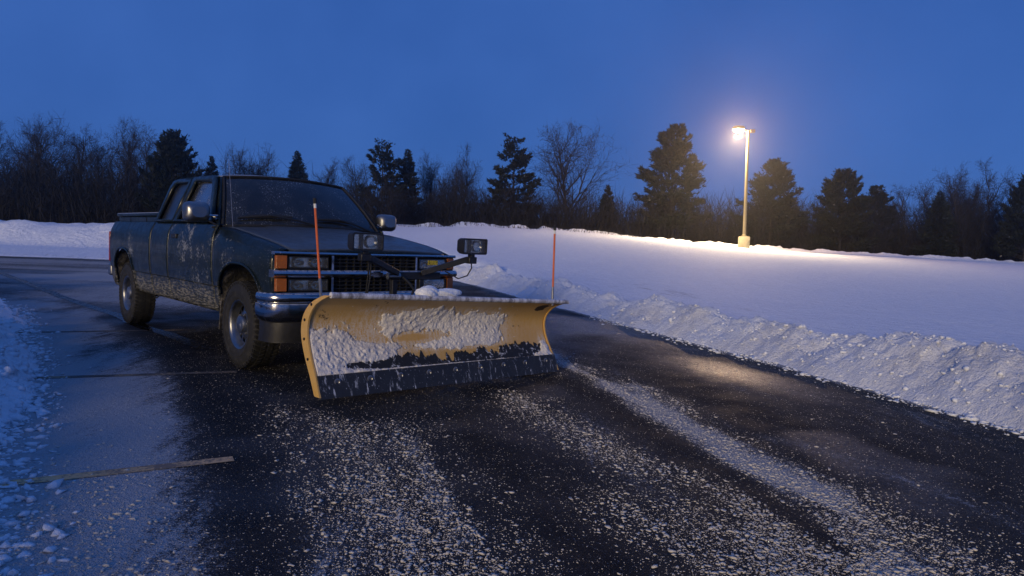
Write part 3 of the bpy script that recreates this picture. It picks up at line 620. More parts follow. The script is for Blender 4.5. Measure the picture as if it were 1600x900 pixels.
# back of the cab
m = MB(); m.grid(np.array([[(-2.466, y, z) for y in (-.90, .90)] for z in (.55, 1.36)])); m.build('cab_back', M['paint'], truck, solid=.02)
P = [(-2.462, s * YG(z), z) for s, z in ((-1, 1.36), (1, 1.36), (1, 1.79), (-1, 1.79))]; I = [(-2.462, y, z) for y, z in ((-.66, 1.40), (.66, 1.40), (.58, 1.72), (-.58, 1.72))]
m = MB(); V = np.array(P + I); m.add(V, [np.array([[i, (i + 1) % 4, (i + 1) % 4 + 4, i + 4] for i in range(4)])]); m.build('cab_back', M['paint'], truck, solid=.02)
MB().prism(np.array(I), (.005, 0, 0)).build('rear_window', M['side_glass'], truck)
# interior
m = MB(); m.box((-1.30, 0, .56), (1.9, 1.74, .04)); m.box((-.72, 0, 1.17), (.36, 1.60, .20)); m.build('dashboard', M['black'], truck, bevel=.03)
for y in (-.42, .42):
    m = MB(); m.box((-1.50, y, .86), (.52, .58, .20)); m.box((-1.80, y, 1.18), (.18, .58, .62), (0, R(-12), 0)); m.box((-1.88, y, 1.55), (.10, .26, .16)); m.build('seat', M['seat'], truck, bevel=.05, seg=3)
MB().tube([(-1.02 - .06 * math.sin(a), .42 + .19 * math.cos(a), 1.23 + .18 * math.sin(a)) for a in np.linspace(0, 2 * PI, 29)], .015, 6).build('steering_wheel', M['black'], truck)
# wipers
for (a, b, c, d) in (((-.86, .105), (-.26, .125), (-.52, .125), (.10, -.03)), ((.06, .105), (.60, .085), (.36, .105), (.82, -.03))):
    o = MB().tube([ws(a[0] + (b[0] - a[0]) * k, a[1] + (b[1] - a[1]) * k + .02 * math.sin(k * PI)) + np.array([.025, 0, .02]) for k in np.linspace(0, 1, 9)], [.010, .014, .016, .018, .018, .018, .016, .014, .010], 5).build('wiper', M['rubber'], truck)
    MB().tube([ws(*c) + np.array([.04, 0, .035]), ws((c[0] + d[0]) / 2, (c[1] + d[1]) / 2) + np.array([.04, 0, .035]), ws(*d) + np.array([.03, 0, .02])], [.008, .010, .013], 5).build('wiper_arm', M['black'], o)
MB().tube([(-.44, -.80, 1.27), (-.50, -.80, 1.60), (-.57, -.80, 1.93)], [.004, .0028, .002], 5).build('antenna', M['bolt'], truck)
# front bumper
bp = np.array([(.58, .985), (.66, .988), (.74, .975), (.80, .94), (.845, .88), (.875, .78), (.90, .62), (.915, .40), (.922, .2), (.925, 0)])
plan = np.concatenate([bp * (1, -1), bp[::-1][1:]])
prof = [(-.075, .728), (-.012, .738), (.004, .728), (.010, .700), (.006, .672), (-.006, .662), (-.006, .652), (.010, .644), (.014, .60), (.008, .55), (-.015, .505), (-.05, .488), (-.075, .488)]
T = np.gradient(plan, axis=0); T /= np.linalg.norm(T, axis=1)[:, None]; N = np.stack([T[:, 1], -T[:, 0]], 1)
G = np.array([[(p[0] + n[0] * o, p[1] + n[1] * o, z) for o, z in prof] for p, n in zip(plan, N)])
bumper = MB().grid(G).build('front_bumper', M['chrome'], truck, sm=50)
MB().grid(np.array([[(p[0] - .03 - .02 * (z < .4), p[1] * .96, z) for z in (.50, .40, .33, .32)] for p in plan])).build('valance', M['black'], bumper, sm=50)
MB().box((.70, 0, .60), (.06, 1.7, .2)).build('bumper_support', M['underbody'], bumper)
# front face
def fx(y): return .80 + .055 * (1 - (np.abs(y) / .935) ** 2.2)
def fbar(name, y0, y1, sec, mat, parent, n=25, bevel=0, sm=35):
    """sec: list of (proud, z) closed section swept along the curved front"""
    ysv = np.linspace(y0, y1, n); sec = list(sec); k = len(sec)
    V = np.array([[(float(fx(y)) + p, y, z) for p, z in sec] for y in ysv]).reshape(-1, 3)
    m = MB(); m.add(V, [gridF(n, k, wrap=True, flip=True), np.arange(k), np.arange(k)[::-1] + (n - 1) * k]); return m.build(name, mat, parent, bevel=bevel, sm=sm)
def rect(p0, p1, z0, z1): return [(p0, z0), (p1, z0), (p1, z1), (p0, z1)]
grille = fbar('grille', -.925, .925, rect(-.10, -.085, .722, 1.082), M['black'], truck)
fbar('chrome_strip', -.935, .935, [(-.06, 1.056), (.004, 1.056), (.012, 1.068), (.004, 1.082), (-.06, 1.082)], M['chrome'], grille)
fbar('chrome_strip', -.938, .938, [(-.06, .718), (.006, .718), (.012, .728), (.004, .739), (-.06, .739)], M['chrome'], grille)
fbar('chrome_bar', -.945, .945, [(-.08, .868), (.002, .868), (.026, .885), (.030, .900), (.022, .915), (.002, .930), (-.08, .930)], M['chrome'], grille, 41)
for y in (-.435, .435):
    for z0, z1 in ((.739, .868), (.930, 1.056)): fbar('chrome_divider', y - .010, y + .010, rect(-.08, .004, z0, z1), M['chrome'], grille, 3)
for z in (.77, .80, .835, .965, .995, 1.025): fbar('grille_slat', -.425, .425, rect(-.07, -.02, z - .004, z + .004), M['black'], grille, 15)
for k in range(11):
    y = -.35 + .07 * k
    for z0, z1 in ((.739, .868), (.930, 1.056)): fbar('grille_slat', y - .003, y + .003, rect(-.07, -.03, z0, z1), M['black'], grille, 2)
bt = [(-.055, -.016), (-.03, -.016), (-.026, -.026), (.026, -.026), (.03, -.016), (.055, -.016), (.048, .016), (.03, .016), (.026, .026), (-.026, .026), (-.03, .016), (-.048, .016)]
MB().prism([(.880, y * 1.3 - .02, .90 + z * 1.1) for y, z in bt], (.014, 0, 0)).build('emblem', M['chrome'], grille, bevel=.003)
for s in (-1, 1):
    for z0, z1, nb in ((.943, 1.043, 2), (.752, .852, 2)):
        y0, y1 = sorted((s * .47, s * .818))
        hl = fbar('headlight', y0, y1, [(-.075, z0), (-.07, z0), (-.07, z1), (-.075, z1)], M['reflector'], truck, 9)
        for q in ((y0, y0 + .010), (y1 - .010, y1)): fbar('bezel', *q, rect(-.074, -.004, z0, z1), M['black'], hl, 2)
        for q in ((z0, z0 + .008), (z1 - .008, z1)): fbar('bezel', y0 + .010, y1 - .010, rect(-.074, -.004, *q), M['black'], hl, 9)
        fbar('lens', y0 + .011, y1 - .011, [(-.020, z0 + .009), (-.012, z0 + .009), (-.009, (z0 + z1) / 2), (-.012, z1 - .009), (-.020, z1 - .009)], M['lens'], hl, 13)
        for k in range(nb):
            yc = y0 + (y1 - y0) * (.28 + .44 * k); zc = (z0 + z1) / 2
            MB().lathe([(.010, -.040), (.022, -.036), (.034, -.026), (.043, -.010), (.046, 0)], 20, 'x', (float(fx(yc)) - .026, yc, zc)).build('reflector', M['reflector'], hl, sm=60)
            MB().lathe([(.001, 0), (.007, .002), (.008, .02), (.001, .026)], 10, 'x', (float(fx(yc)) - .060, yc, zc)).build('bulb', M['whitetape'], hl)
    for z0, z1 in ((.941, 1.050), (.752, .860)):
        ya, yb = s * .832, s * .928; xa, xb = float(fx(.832)), float(fx(.928))
        P = [(xa + .006, ya, z0), (xb + .002, yb - s * .012, z0), (xb - .014, yb - s * .004, z0), (xb - .05, yb - s * .002, z0), (xb - .05, ya, z0)]
        MB().prism(P if s > 0 else P[::-1], (0, 0, z1 - z0)).build('turn_signal', M['amber'], truck, bevel=.004)
    # fender nose behind the lamps
    MB().grid(np.array([[(x, s * (float(side_y(x, 1.0)) - .004 - .02 * (x > .79)), z) for z in (.72, .9, 1.075)] for x in (.75, .77, .80)]), flip=(s > 0)).build('nose_panel', M['paint'], truck, solid=.01)
MB().prism([(float(fx(.62)) + .004, .575, .985), (float(fx(.62)) + .004, .69, .985), (float(fx(.62)) + .004, .69, 1.03), (float(fx(.62)) + .004, .575, 1.03)], (.004, 0, 0)).build('yellow_label', M['yellow_tag'], grille)
# mirrors
for s, dy in ((-1, 0), (1, -.08)):
    cx, cy, cz = -.60, s * (1.075 + dy * .6), 1.405
    def rr(x, hw, hh, k=6, rd=.05):
        pts = []
        for qx, qz, a0 in ((1, 1, 0), (-1, 1, 90), (-1, -1, 180), (1, -1, 270)):
            for a in np.linspace(a0, a0 + 90, k): pts.append((x, cy + qx * (hw - rd) + rd * math.cos(R(a)), cz + qz * (hh - rd) + rd * math.sin(R(a))))
        return pts
    G = np.array([rr(cx - .060, .116, .093), rr(cx - .02, .118, .095), rr(cx + .025, .108, .086), rr(cx + .052, .092, .070), rr(cx + .064, .068, .050)])
    n = G.shape[1]; m = MB(); m.add(G.reshape(-1, 3), [gridF(5, n, wrap=True), np.arange(n)[::-1], np.arange(n) + 4 * n]); mo = m.build('side_mirror', M['alloy'], truck, sm=50)
    MB().tube([(cx + .02, cy - s * .10, cz - .03), (cx + .05, cy - s * .17, cz - .03), (cx + .03, s * .93, cz - .055), (cx, s * .885, cz - .06)], .012, 8).build('mirror_arm', M['chrome'], mo)
    MB().tube([(cx + .02, cy - s * .10, cz - .08), (cx + .05, cy - s * .17, cz - .12), (cx + .03, s * .94, cz - .14), (cx, s * .90, cz - .13)], .010, 8).build('mirror_arm', M['black'], mo)
    MB().prism([(cx - .14, s * .895, 1.315), (cx + .02, s * .895, 1.315), (cx - .14, s * .82, 1.48)], (0, s * .012, 0)).build('mirror_mount', M['black'], mo)
    MB().prism(np.array(rr(cx - .063, .106, .083, 6, .04)), (-.002, 0, 0)).build('mirror_glass', M['reflector'], mo)
# bed
m = MB(); m.box((-3.41, 0, .88), (1.84, 1.62, .03)); m.build('bed_floor', M['paint'], truck)
m = MB(); m.box((-2.52, 0, 1.08), (.03, 1.70, .46)); m.build('bed_wall', M['paint'], truck)
for s in (-1, 1): MB().box((-3.41, s * .78, 1.08), (1.8, .03, .44)).build('bed_wall', M['paint'], truck)
tg = MB().box((-4.345, 0, .97), (.05, 1.62, .66)).build('tailgate', M['paint'], truck, bevel=.012); MB().box((-4.374, 0, 1.18), (.02, .22, .07)).build('handle', M['black'], tg, bevel=.006)
cov = MB().box((-3.42, 0, 1.345), (1.80, 1.70, .075)).build('bed_cover', M['paint'], truck, bevel=.012)
MB().box((-3.42, 0, 1.407), (1.85, 1.75, .046)).build('lid', M['roof_paint'], cov, bevel=.018, seg=3)
for s in (-1, 1):
    for x in (-3.05, -3.75): MB().box((x, s * .852, 1.342), (.012, .006, .07)).build('hinge_strap', M['black'], cov)
    MB().box((-4.365, s * .90, .98), (.05, .12, .40)).build('tail_light', simple('red_lens', (.25, .01, .01), .25), truck, bevel=.01)
rb = MB().box((-4.50, 0, .66), (.16, 1.86, .17)).build('rear_bumper', M['alloy'], truck, bevel=.03, seg=3); MB().box((-4.50, 0, .748), (.14, 1.5, .012)).build('step_pad', M['rubber'], rb)
for s in (-1, 1): MB().box((-4.41, s * .40, .60), (.14, .07, .09)).build('bracket', M['underbody'], rb)
# chassis
ch = MB()
for s in (-1, 1): ch.box((-1.85, s * .40, .50), (5.1, .09, .15))
for x in (-4.2, -3.1, -2.2, -1.0, .35): ch.box((x, 0, .49), (.10, .76, .10))
ch.box((-.6, 0, .48), (1.1, .34, .22)); ch.box((-1.8, .62, .52), (1.0, .30, .22)); ch = ch.build('chassis', M['underbody'], truck, bevel=.01)
m = MB(); m.tube([(-3.594, -.72, .39), (-3.594, .72, .39)], .045, 10); m.build('rear_axle', M['underbody'], truck)
m = MB(); m.lathe([(.02, -.14), (.12, -.10), (.16, 0), (.12, .10), (.02, .14)], 16, 'x', (-3.594, 0, .39)); m.build('differential', M['underbody'], truck)
m = MB(); m.tube([(.05, -.72, .39), (.05, .72, .39)], .04, 10); m.build('front_axle', M['underbody'], truck)
m = MB(); m.tube([(-.3, -.30, .42), (-1.6, -.34, .40), (-2.4, -.36, .41), (-2.9, -.55, .44), (-4.1, -.75, .45)], .035, 8); m.tube([(-1.5, -.34, .40), (-2.3, -.36, .41)], [.09, .09], 12); m.build('exhaust', M['underbody'], truck)
m = MB(); m.tube([(-2.62, -.80, .50), (-2.66, -.82, .43), (-2.74, -.82, .40), (-2.84, -.82, .43), (-2.88, -.82, .50)], .008, 6); m.build('cable_loop', M['rubber'], truck)
MB().box((-2.93, -.80, .46), (.14, .06, .05)).build('bracket', M['underbody'], truck, bevel=.01)
for s in (-1, 1): MB().box((-.36, s * .80, .47), (.02, .28, .34), (0, R(8), 0)).build('mud_flap', M['mud'], truck, bevel=.004)
# wheels
tp = [(.215, -.105), (.228, -.120), (.262, -.128), (.310, -.132), (.345, -.126), (.372, -.112), (.388, -.094), (.392, -.05), (.393, 0), (.392, .05), (.388, .094), (.372, .112), (.345, .126), (.31, .132), (.262, .128), (.228, .12), (.215, .105)]
tm = MB(); tm.lathe(tp, 72, 'y')
for k in range(52):
    for row, (yy, wd) in enumerate(((-.088, .05), (-.032, .044), (.032, .044), (.088, .05))):
        a = 2 * PI * (k + .5 * (row % 2)) / 52; ca, sa = math.cos(a), math.sin(a); rad = .392 if abs(yy) < .05 else .388; h = .007
        T3 = np.array([-sa, 0, ca]); N3 = np.array([ca, 0, sa]); Y3 = np.array([0, 1, 0]); sk = .010 * (1 if row % 2 else -1)
        V = [N3 * (rad + dz) + T3 * (dt + sk * (dy > 0) * 2) + Y3 * (yy + dy) for dz in (-.01, h * .55) for dt in (-.016, .016) for dy in (-wd / 2, wd / 2)]
        tm.add(V, [[0, 1, 3, 2], [4, 6, 7, 5], [0, 4, 5, 1], [2, 3, 7, 6], [0, 2, 6, 4], [1, 5, 7, 3]])
    a = 2 * PI * k / 52; ca, sa = math.cos(a), math.sin(a)
    for yy in (-.115, .115): tm.box((ca * .374, yy, sa * .374), (.018, .012, .020), (0, -a, 0))
for rr_ in (.285, .302):
    for yy in (-.131, .131): tm.lathe([(rr_ - .003, yy), (rr_, yy * 1.02), (rr_ + .003, yy)], 60, 'y')
tyre_me = None
rim_m = MB(); rim_m.lathe([(.218, .10), (.205, .05), (.200, -.06), (.206, -.092), (.222, -.100), (.228, -.108), (.222, -.116), (.208, -.112), (.196, -.098), (.190, -.070), (.182, -.048), (.176, -.046)], 60, 'y')
nA = 60; rad = [.176, .168, .122, .112, .085, .060]; dep = [-.046, -.050, -.058, -.062, -.066, -.066]
V = np.array([[(r_ * math.cos(2 * PI * j / nA), d_, r_ * math.sin(2 * PI * j / nA)) for j in range(nA)] for r_, d_ in zip(rad, dep)]).reshape(-1, 3)
F = gridF(6, nA, wrap=True); keep = [not (i // nA == 1 and (i % nA) % 5 in (1, 2, 3)) for i in range(len(F))]; rim_m.add(V, [F[np.array(keep)]])
cap_m = MB(); cap_m.lathe([(.086, -.062), (.084, -.090), (.076, -.104), (.055, -.110), (.001, -.112)], 36, 'y')
drum_m = MB(); drum_m.lathe([(.196, .03), (.196, -.02), (.10, -.028), (.001, -.03)], 40, 'y')
nut_m = MB()
for k in range(6):
    a = 2 * PI * k / 6; nut_m.lathe([(.010, -.060), (.010, -.078), (.001, -.080)], 6, 'y', (.098 * math.cos(a), 0, .098 * math.sin(a)))
proto = None
for (x, s) in ((.05, -1), (-3.594, -1), (.05, 1), (-3.594, 1)):
    if proto is None:
        wh = rim_m.build('wheel', M['alloy'], truck, sm=40); t1 = tm.build('tyre', M['tyre'], wh, sm=40); c1 = cap_m.build('centre_cap', M['alloy'], wh, sm=40); d1 = drum_m.build('brake_drum', M['underbody'], wh); n1_ = nut_m.build('lug_nuts', M['bolt'], wh)
        proto = (wh, [t1, c1, d1, n1_])
    else:
        wh = proto[0].copy(); col.objects.link(wh)
        for c in proto[1]: q = c.copy(); col.objects.link(q); q.parent = wh
    wh.parent = truck; wh.location = (x, s * .812, .398); wh.rotation_euler = (0, R(17 * (x + 3)), 0 if s < 0 else PI)

# ================================================================== snow plow on the front of the truck
PC = Vector((1.765, .235, 0)); DYAW = R(1.8); TILT = R(-1.2)
plow = tag(empty('snow_plow', TLOC + Matrix.Rotation(TYAW, 3, 'Z') @ PC, (0, 0, TYAW + DYAW)), 'yellow snow plow blade caked with snow on the truck front', 'snow plow')
_c, _s = math.cos(-DYAW), math.sin(-DYAW)
def tp_(x, y, z): dx, dy = x - PC.x, y - PC.y; return (_c * dx - _s * dy, _s * dx + _c * dy, z)
BZ = np.array([.05, .12, .19, .26, .33, .40, .46, .52, .58, .64, .69, .73, .76, .78]); BX = np.array([0, -.035, -.068, -.112, -.152, -.186, -.206, -.214, -.207, -.178, -.128, -.062, .015, .085])
HW = 1.265
zz = np.concatenate([np.linspace(.05, .70, 44), np.linspace(.71, .78, 9)]); bx = lambda z: np.interp(z, BZ, BX)
xx = np.convolve(np.pad(bx(zz), 2, 'edge'), np.ones(5) / 5, 'valid'); xx[0] = 0; xx[-1] = .085
pX = lambda z: np.interp(z, zz, xx)
yy = np.linspace(-HW, HW, 161)
G0 = G = np.array([[(x, y, z) for y in yy] for x, z in zip(xx, zz)])
mb = MB().grid(G, flip=True).build('moldboard', M['plow'], plow, solid=.008, rot=(TILT, 0, 0), sm=50)
# rolled top edge and end plates
fl = MB().tube([(.085, y, .785) for y in np.linspace(-HW, HW, 9)], .022, 10).build('top_edge', M['flange'], plow, rot=(TILT, 0, 0))
for s in (-1, 1):
    k = len(zz); F_ = np.stack([xx + .014, np.full(k, s * HW), zz], 1); dep = .075 + .02 * np.sin((zz - .05) / .73 * PI); B_ = F_ - np.stack([dep, 0 * zz, 0 * zz], 1)
    tck = .014 * s; V = np.concatenate([F_, B_, F_ + (0, tck, 0), B_ + (0, tck, 0)]); i = np.arange(k - 1)
    Fq = [np.stack([i, i + 1, i + 1 + k, i + k], 1), np.stack([i + 2 * k, i + 3 * k, i + 1 + 3 * k, i + 1 + 2 * k], 1), np.stack([i, i + 2 * k, i + 1 + 2 * k, i + 1], 1), np.stack([i + k, i + 1 + k, i + 1 + 3 * k, i + 3 * k], 1)]
    ep = MB().add(V, Fq).build('end_plate', M['plow'], plow, rot=(TILT, 0, 0), sm=30)
    for z in (.30, .44, .58, .70): MB().lathe([(.011, 0), (.011, s * .006), (.001, s * .007)], 8, 'y', (float(pX(z)) - .035, s * HW + tck, z)).build('bolt', M['tar'], ep)
for y in np.linspace(-.95, .95, 6):
    k = len(zz); V = np.array([(x - .01, y, z) for x, z in zip(xx, zz)] + [(min(x - .09, -.16), y, z) for x, z in zip(xx, zz)]); i = np.arange(k - 1)
    MB().add(V, [np.stack([i, i + 1, i + 1 + k, i + k], 1)]).build('rib', M['plow'], plow, solid=.012, rot=(TILT, 0, 0))
# black wear band and cutting edge
zb = np.linspace(.185, .325, 8); rgp = np.random.default_rng(3); yb = np.linspace(-HW + .03, HW - .03, 420)
topn = np.clip(.305 + .035 * fbm(yb * 5, yb * 0, 4, 5) + .055 * fbm(yb * 24, yb * 0 + 2, 5, 15, .7) - .05 * smooth(.25, .6, fbm(yb * 9, yb * 0 + 6, 3, 19)), .20, .36)
G = np.array([[(float(pX(.185 + (tz - .185) * q)) + .0035, y, .185 + (tz - .185) * q) for q in np.linspace(0, 1, 8)] for y, tz in zip(yb, topn)])
MB().grid(G).build('wear_band', M['band'], plow, solid=.003, rot=(TILT, 0, 0))
ce = MB(); sl = [(-.004, .035), (.016, .035), (float(pX(.19)) + .026, .195), (float(pX(.19)) + .006, .195)]
ce.prism([(x, -HW - .004, z) for x, z in sl], (0, 2 * HW + .008, 0)); ce = ce.build('cutting_edge', M['edge'], plow, rot=(TILT, 0, 0), bevel=.003)
for y in np.linspace(-1.12, 1.12, 9):
    x0 = float(np.interp(.145, [.035, .195], [.016, float(pX(.19)) + .026]))
    MB().lathe([(.025, 0), (.025, .004), (.018, .007), (.015, .003), (.001, .003)], 14, 'x', (x0 - .001, y, .145)).build('bolt', M['bolt'], ce)
# snow caked on the blade: real thickness, sinking behind the steel where there is none
ny, nz = 420, 110; ys_ = np.linspace(-HW + .004, HW - .004, ny); zs_ = np.linspace(.188, .765, nz); Yg, Zg = np.meshgrid(ys_, zs_, indexing='ij'); yn = (Yg + HW) / (2 * HW)
Fh = np.zeros_like(Yg)
for a, b, sa, sb, am in ((.08, .40, .10, .11, 1.1), (.03, .30, .08, .15, .9), (.17, .31, .12, .06, 1.0), (.34, .57, .09, .085, 1.1), (.29, .50, .05, .08, .8), (.43, .62, .10, .05, .6), (.50, .52, .12, .10, .62), (.64, .50, .10, .12, 1.05), (.58, .37, .12, .05, .8), (.70, .42, .07, .07, .9), (.40, .36, .22, .030, .62), (.73, .58, .06, .06, .5), (.975, .27, .022, .10, 1.2), (.93, .22, .05, .04, .8), (.5, .196, 1.5, .012, 1.1), (.08, .22, .10, .04, .6), (.20, .66, .05, .03, .25)):
    Fh += am * np.exp(-((yn - a) / sa) ** 2 - ((Zg - b) / sb) ** 2)
Fh -= (.22 + .60 * fbm(Yg * 6, Zg * 0, 4, 66)) * np.exp(-((Zg - .262) / .045) ** 2) * smooth(.22, .30, yn) * smooth(.97, .92, yn) + .9 * np.exp(-((yn - .36) / .07) ** 2 - ((Zg - .43) / .035) ** 2) + .5 * np.exp(-((yn - .50) / .05) ** 2 - ((Zg - .44) / .03) ** 2) + .8 * np.exp(-((yn - .145) / .06) ** 2 - ((Zg - .245) / .022) ** 2)
nn = .60 * fbm(Yg * 7 - Zg * 5, Zg * 9, 5, 81, .65) + .50 * fbm(Yg * 24 + Zg * 12, Zg * 22 - Yg * 6, 5, 83, .65)
Tk = (np.minimum(Fh, 1.3) - .42 + .90 * nn); Tk = np.where(Tk > 0, 0.018 * np.clip(Tk, 0, 1.2) ** .9 * (1 + .5 * fbm(Yg * 45, Zg * 45, 3, 85)) + .001, -.014)
Tk[0] = Tk[-1] = -.014; Tk[:, -1] = -.014; Tk[:, 0] = np.where(Tk[:, 0] > 0, .012, -.014)
sl_ = np.gradient(pX(zs_), zs_); nrm = np.stack([np.ones(nz), 0 * zs_, -sl_], 1); nrm /= np.linalg.norm(nrm, axis=1)[:, None]
G = np.stack([pX(Zg) + .003 + Tk * nrm[:, 0], Yg, Zg + Tk * nrm[:, 2]], 2)
MB().grid(G).build('caked_snow', snow('caked_snow', (.80, .78, .76), .22, ((45, .012), (130, .004)), tint=(.48, .38, .24)), plow, rot=(TILT, 0, 0), sm=180)['label'] = 'off white snow caked across the yellow blade'
a = mb.data.attributes.new('frost', 'FLOAT', 'POINT'); Ym, Zm = G0[..., 1], G0[..., 2]; iy = np.clip(((Ym - ys_[0]) / (ys_[-1] - ys_[0]) * (ny - 1)).astype(int), 0, ny - 1); iz = np.clip(((Zm - zs_[0]) / (zs_[-1] - zs_[0]) * (nz - 1)).astype(int), 0, nz - 1)
a.data.foreach_set('value', np.clip(Fh[iy, iz] * 1.1 + .10 + .40 * np.exp(-((Ym / HW + .1) / .75) ** 2 - ((Zm - .50) / .17) ** 2), 0, 1).astype(np.float32).ravel())
# the blade is bent a little lower at its far end
for o in list(plow.children) + [c for p_ in plow.children for c in p_.children]:
    top_ = o if o.parent == plow else o.parent
    if top_.name.split('.')[0] in ('moldboard', 'top_edge', 'end_plate', 'rib', 'caked_snow', 'wear_band'):
        co = np.zeros(len(o.data.vertices) * 3, np.float32); o.data.vertices.foreach_get('co', co); co = co.reshape(-1, 3); co[:, 2] = .05 + (co[:, 2] - .05) * (1 - .095 * (co[:, 1] + HW) / (2 * HW)); o.data.vertices.foreach_set('co', co.ravel()); o.data.update()
# lumps of snow on the top edge, middle
def lump(c, r, seed, n=3):
    V, F = IV.copy(), [tuple(f) for f in IF]
    for _ in range(n):
        V = list(map(tuple, V)); cache = {}; NF = []
        def mid(a, b):
            k = (min(a, b), max(a, b))
            if k not in cache:
                p = np.array(V[a]) + np.array(V[b]); p /= np.linalg.norm(p); V.append(tuple(p)); cache[k] = len(V) - 1
            return cache[k]
        for a, b, c_ in F:
            x, y, z = mid(a, b), mid(b, c_), mid(c_, a); NF += [(a, x, z), (b, y, x), (c_, z, y), (x, y, z)]
        F = NF; V = np.array(V)
    d = 1 + .22 * fbm(V[:, 0] * 2 + seed, V[:, 1] * 2 + V[:, 2] * 1.7, 4, seed); V = V * d[:, None] * np.array(r) + np.array(c); return V, np.array(F)
V, F = lump((.03, -.36, .805), (.07, .10, .055), 4); MB().add(V, [F]).build('snow_lump', M['packed'], plow, sm=180)
V, F = lump((.04, -.18, .798), (.06, .15, .040), 9); MB().add(V, [F]).build('snow_lump', M['packed'], plow, sm=180)
# orange guide rods at both ends
for s, (dx, dy) in ((-1, (-.03, -.05)), (1, (-.01, .0))):
    b = np.array([-.09, -1.225, .785]) if s < 0 else np.array([.045, 1.11, .70]); e = b + np.array([dx, dy, .70]); pt = lambda k: b + (e - b) * k
    rod = MB().tube([pt(.18), pt(.90)], .0095, 8).build('guide_rod', M['orange'], plow)
    MB().tube([pt(-.06), pt(.10), pt(.19)], [.011, .011, .010], 8).build('spring_base', M['bolt'], rod)
    MB().tube([pt(.90), pt(.945)], .0105, 8).build('white_band', M['whitetape'], rod); MB().tube([pt(.945), pt(1.0)], .0125, 8).build('tip', M['rubber'], rod)
# push frame and lift
pf = MB()
for s in (-1, 1): pf.beam(tp_(.95, s * .42, .34), tp_(1.40, .13 + s * .30, .30), .08, .10); pf.beam(tp_(.60, s * .42, .42), tp_(.98, s * .42, .34), .10, .12)
pf.beam(tp_(1.40, -.62, .30), tp_(1.40, .88, .30), .10, .12); pf = pf.build('push_frame', M['black_steel'], plow, bevel=.006)
for s in (-1, 1): MB().tube([tp_(1.05, s * .30, .40), tp_(1.30, .13 + s * .45, .38)], .03, 10).build('hydraulic_ram', M['bolt'], plow); MB().tube([tp_(1.30, .13 + s * .45, .38), tp_(1.46, .13 + s * .62, .36)], .018, 10).build('hydraulic_ram', M['chrome'], plow)
for y in (-.45, -.15, .45, .7): MB().tube([tp_(1.43 + .012 * math.cos(k * 1.2), y + .03 * math.sin(k * 1.2), .36 + k * .006) for k in range(50)], .007, 5).build('trip_spring', M['black_steel'], plow)
# light frame in front of the grille
lf = MB(); X1 = 1.22
for y in (-.06, .22): lf.beam(tp_(X1, y, .34), tp_(X1, y, .94), .05, .05, (1, 0, 0))
lf.beam(tp_(X1 + .001, -.10, .905), tp_(X1 + .001, .42, .905), .055, .065); lf.beam(tp_(X1, -.08, .55), tp_(X1, .24, .55), .05, .06); lf.beam(tp_(1.0, .08, .40), tp_(X1, .08, .40), .30, .08)
lf.beam(tp_(X1 + .04, -.05, .93), tp_(1.44, -.47, 1.075), .045, .05); lf.beam(tp_(X1 + .04, .20, .93), tp_(1.46, .55, 1.065), .045, .05)
lf = lf.build('light_frame', M['black_steel'], plow, bevel=.005)
MB().tube([tp_(X1 + .03, -.14, .905), tp_(X1 + .03, -.02, .905)], .028, 12).build('lift_cylinder', M['alloy'], plow)
for s, (lx, ly, lz) in ((-1, (1.47, -.485, 1.190)), (1, (1.50, .585, 1.183))):
    c0 = np.array(tp_(lx, ly, lz)); cx, cy, cz = c0; ry = R(6)
    def secr(x, hw, hh, rd=.018):
        return [(x + (0), q * (hw - rd) + rd * math.cos(R(a)), w_ * (hh - rd) + rd * math.sin(R(a))) for q, w_, a0 in ((1, 1, 0), (-1, 1, 90), (-1, -1, 180), (1, -1, 270)) for a in np.linspace(a0, a0 + 90, 5)]
    G = np.array([secr(-.095, .105, .045), secr(-.085, .118, .056), secr(-.04, .138, .068), (secr(.020, .145, .071)), secr(.030, .145, .071), secr(.030, .134, .061), secr(.012, .132, .059)]); n = G.shape[1]
    pl = MB().add(G.reshape(-1, 3), [gridF(7, n, wrap=True), np.arange(n)[::-1]]).build('plow_light', M['black'], plow, loc=c0, rot=(0, R(2), R(2)), sm=40)
    MB().box((-.02, 0, 0), (.01, .25, .11)).build('reflector', M['reflector'], pl)
    for yc, rad_ in ((.045, .052),):
        MB().lathe([(.008, -.030), (rad_ * .6, -.022), (rad_ * .9, -.008), (rad_, .004)], 20, 'x', (.004, yc, 0)).build('reflector', M['reflector'], pl, sm=60)
    MB().box((.0, -.043, 0), (.03, .004, .115)).build('divider', M['black'], pl)
    MB().prism([(.018, -.132, -.059), (.018, .132, -.059), (.018, .132, .059), (.018, -.132, .059)], (.006, 0, 0)).build('lens', M['lens'], pl)
    m = MB(); m.box((-.02, 0, -.085), (.05, .045, .04)); m.box((-.02, 0, -.125), (.06, .09, .06)); m.build('bracket', M['black_steel'], pl, bevel=.006)
    hang = [(-.05, .03, -.13), (-.06, .05, -.20), (-.09, .03, -.27), (-.12, -.05 * s, -.30), (-.2, -.14 * s, -.24)] if s > 0 else [(-.03, .06, -.12), (-.03, .075, -.2), (-.03, .07, -.3), (-.04, .06, -.42), (-.1, .1, -.52)]
    MB().tube(hang, .006, 6).build('cable', M['rubber'], pl)
MB().tube([tp_(1.44, -.44, 1.06), tp_(1.42, -.43, .95), tp_(1.38, -.42, .80), tp_(1.30, -.40, .62)], .007, 6).build('cable', M['rubber'], plow)
MB().tube([tp_(X1, .0, .92), tp_(1.36, .02, .84), tp_(1.44, .0, .80), tp_(1.46, -.04, .74), tp_(1.40, -.1, .60)], .011, 6).build('hose', M['rubber'], plow)

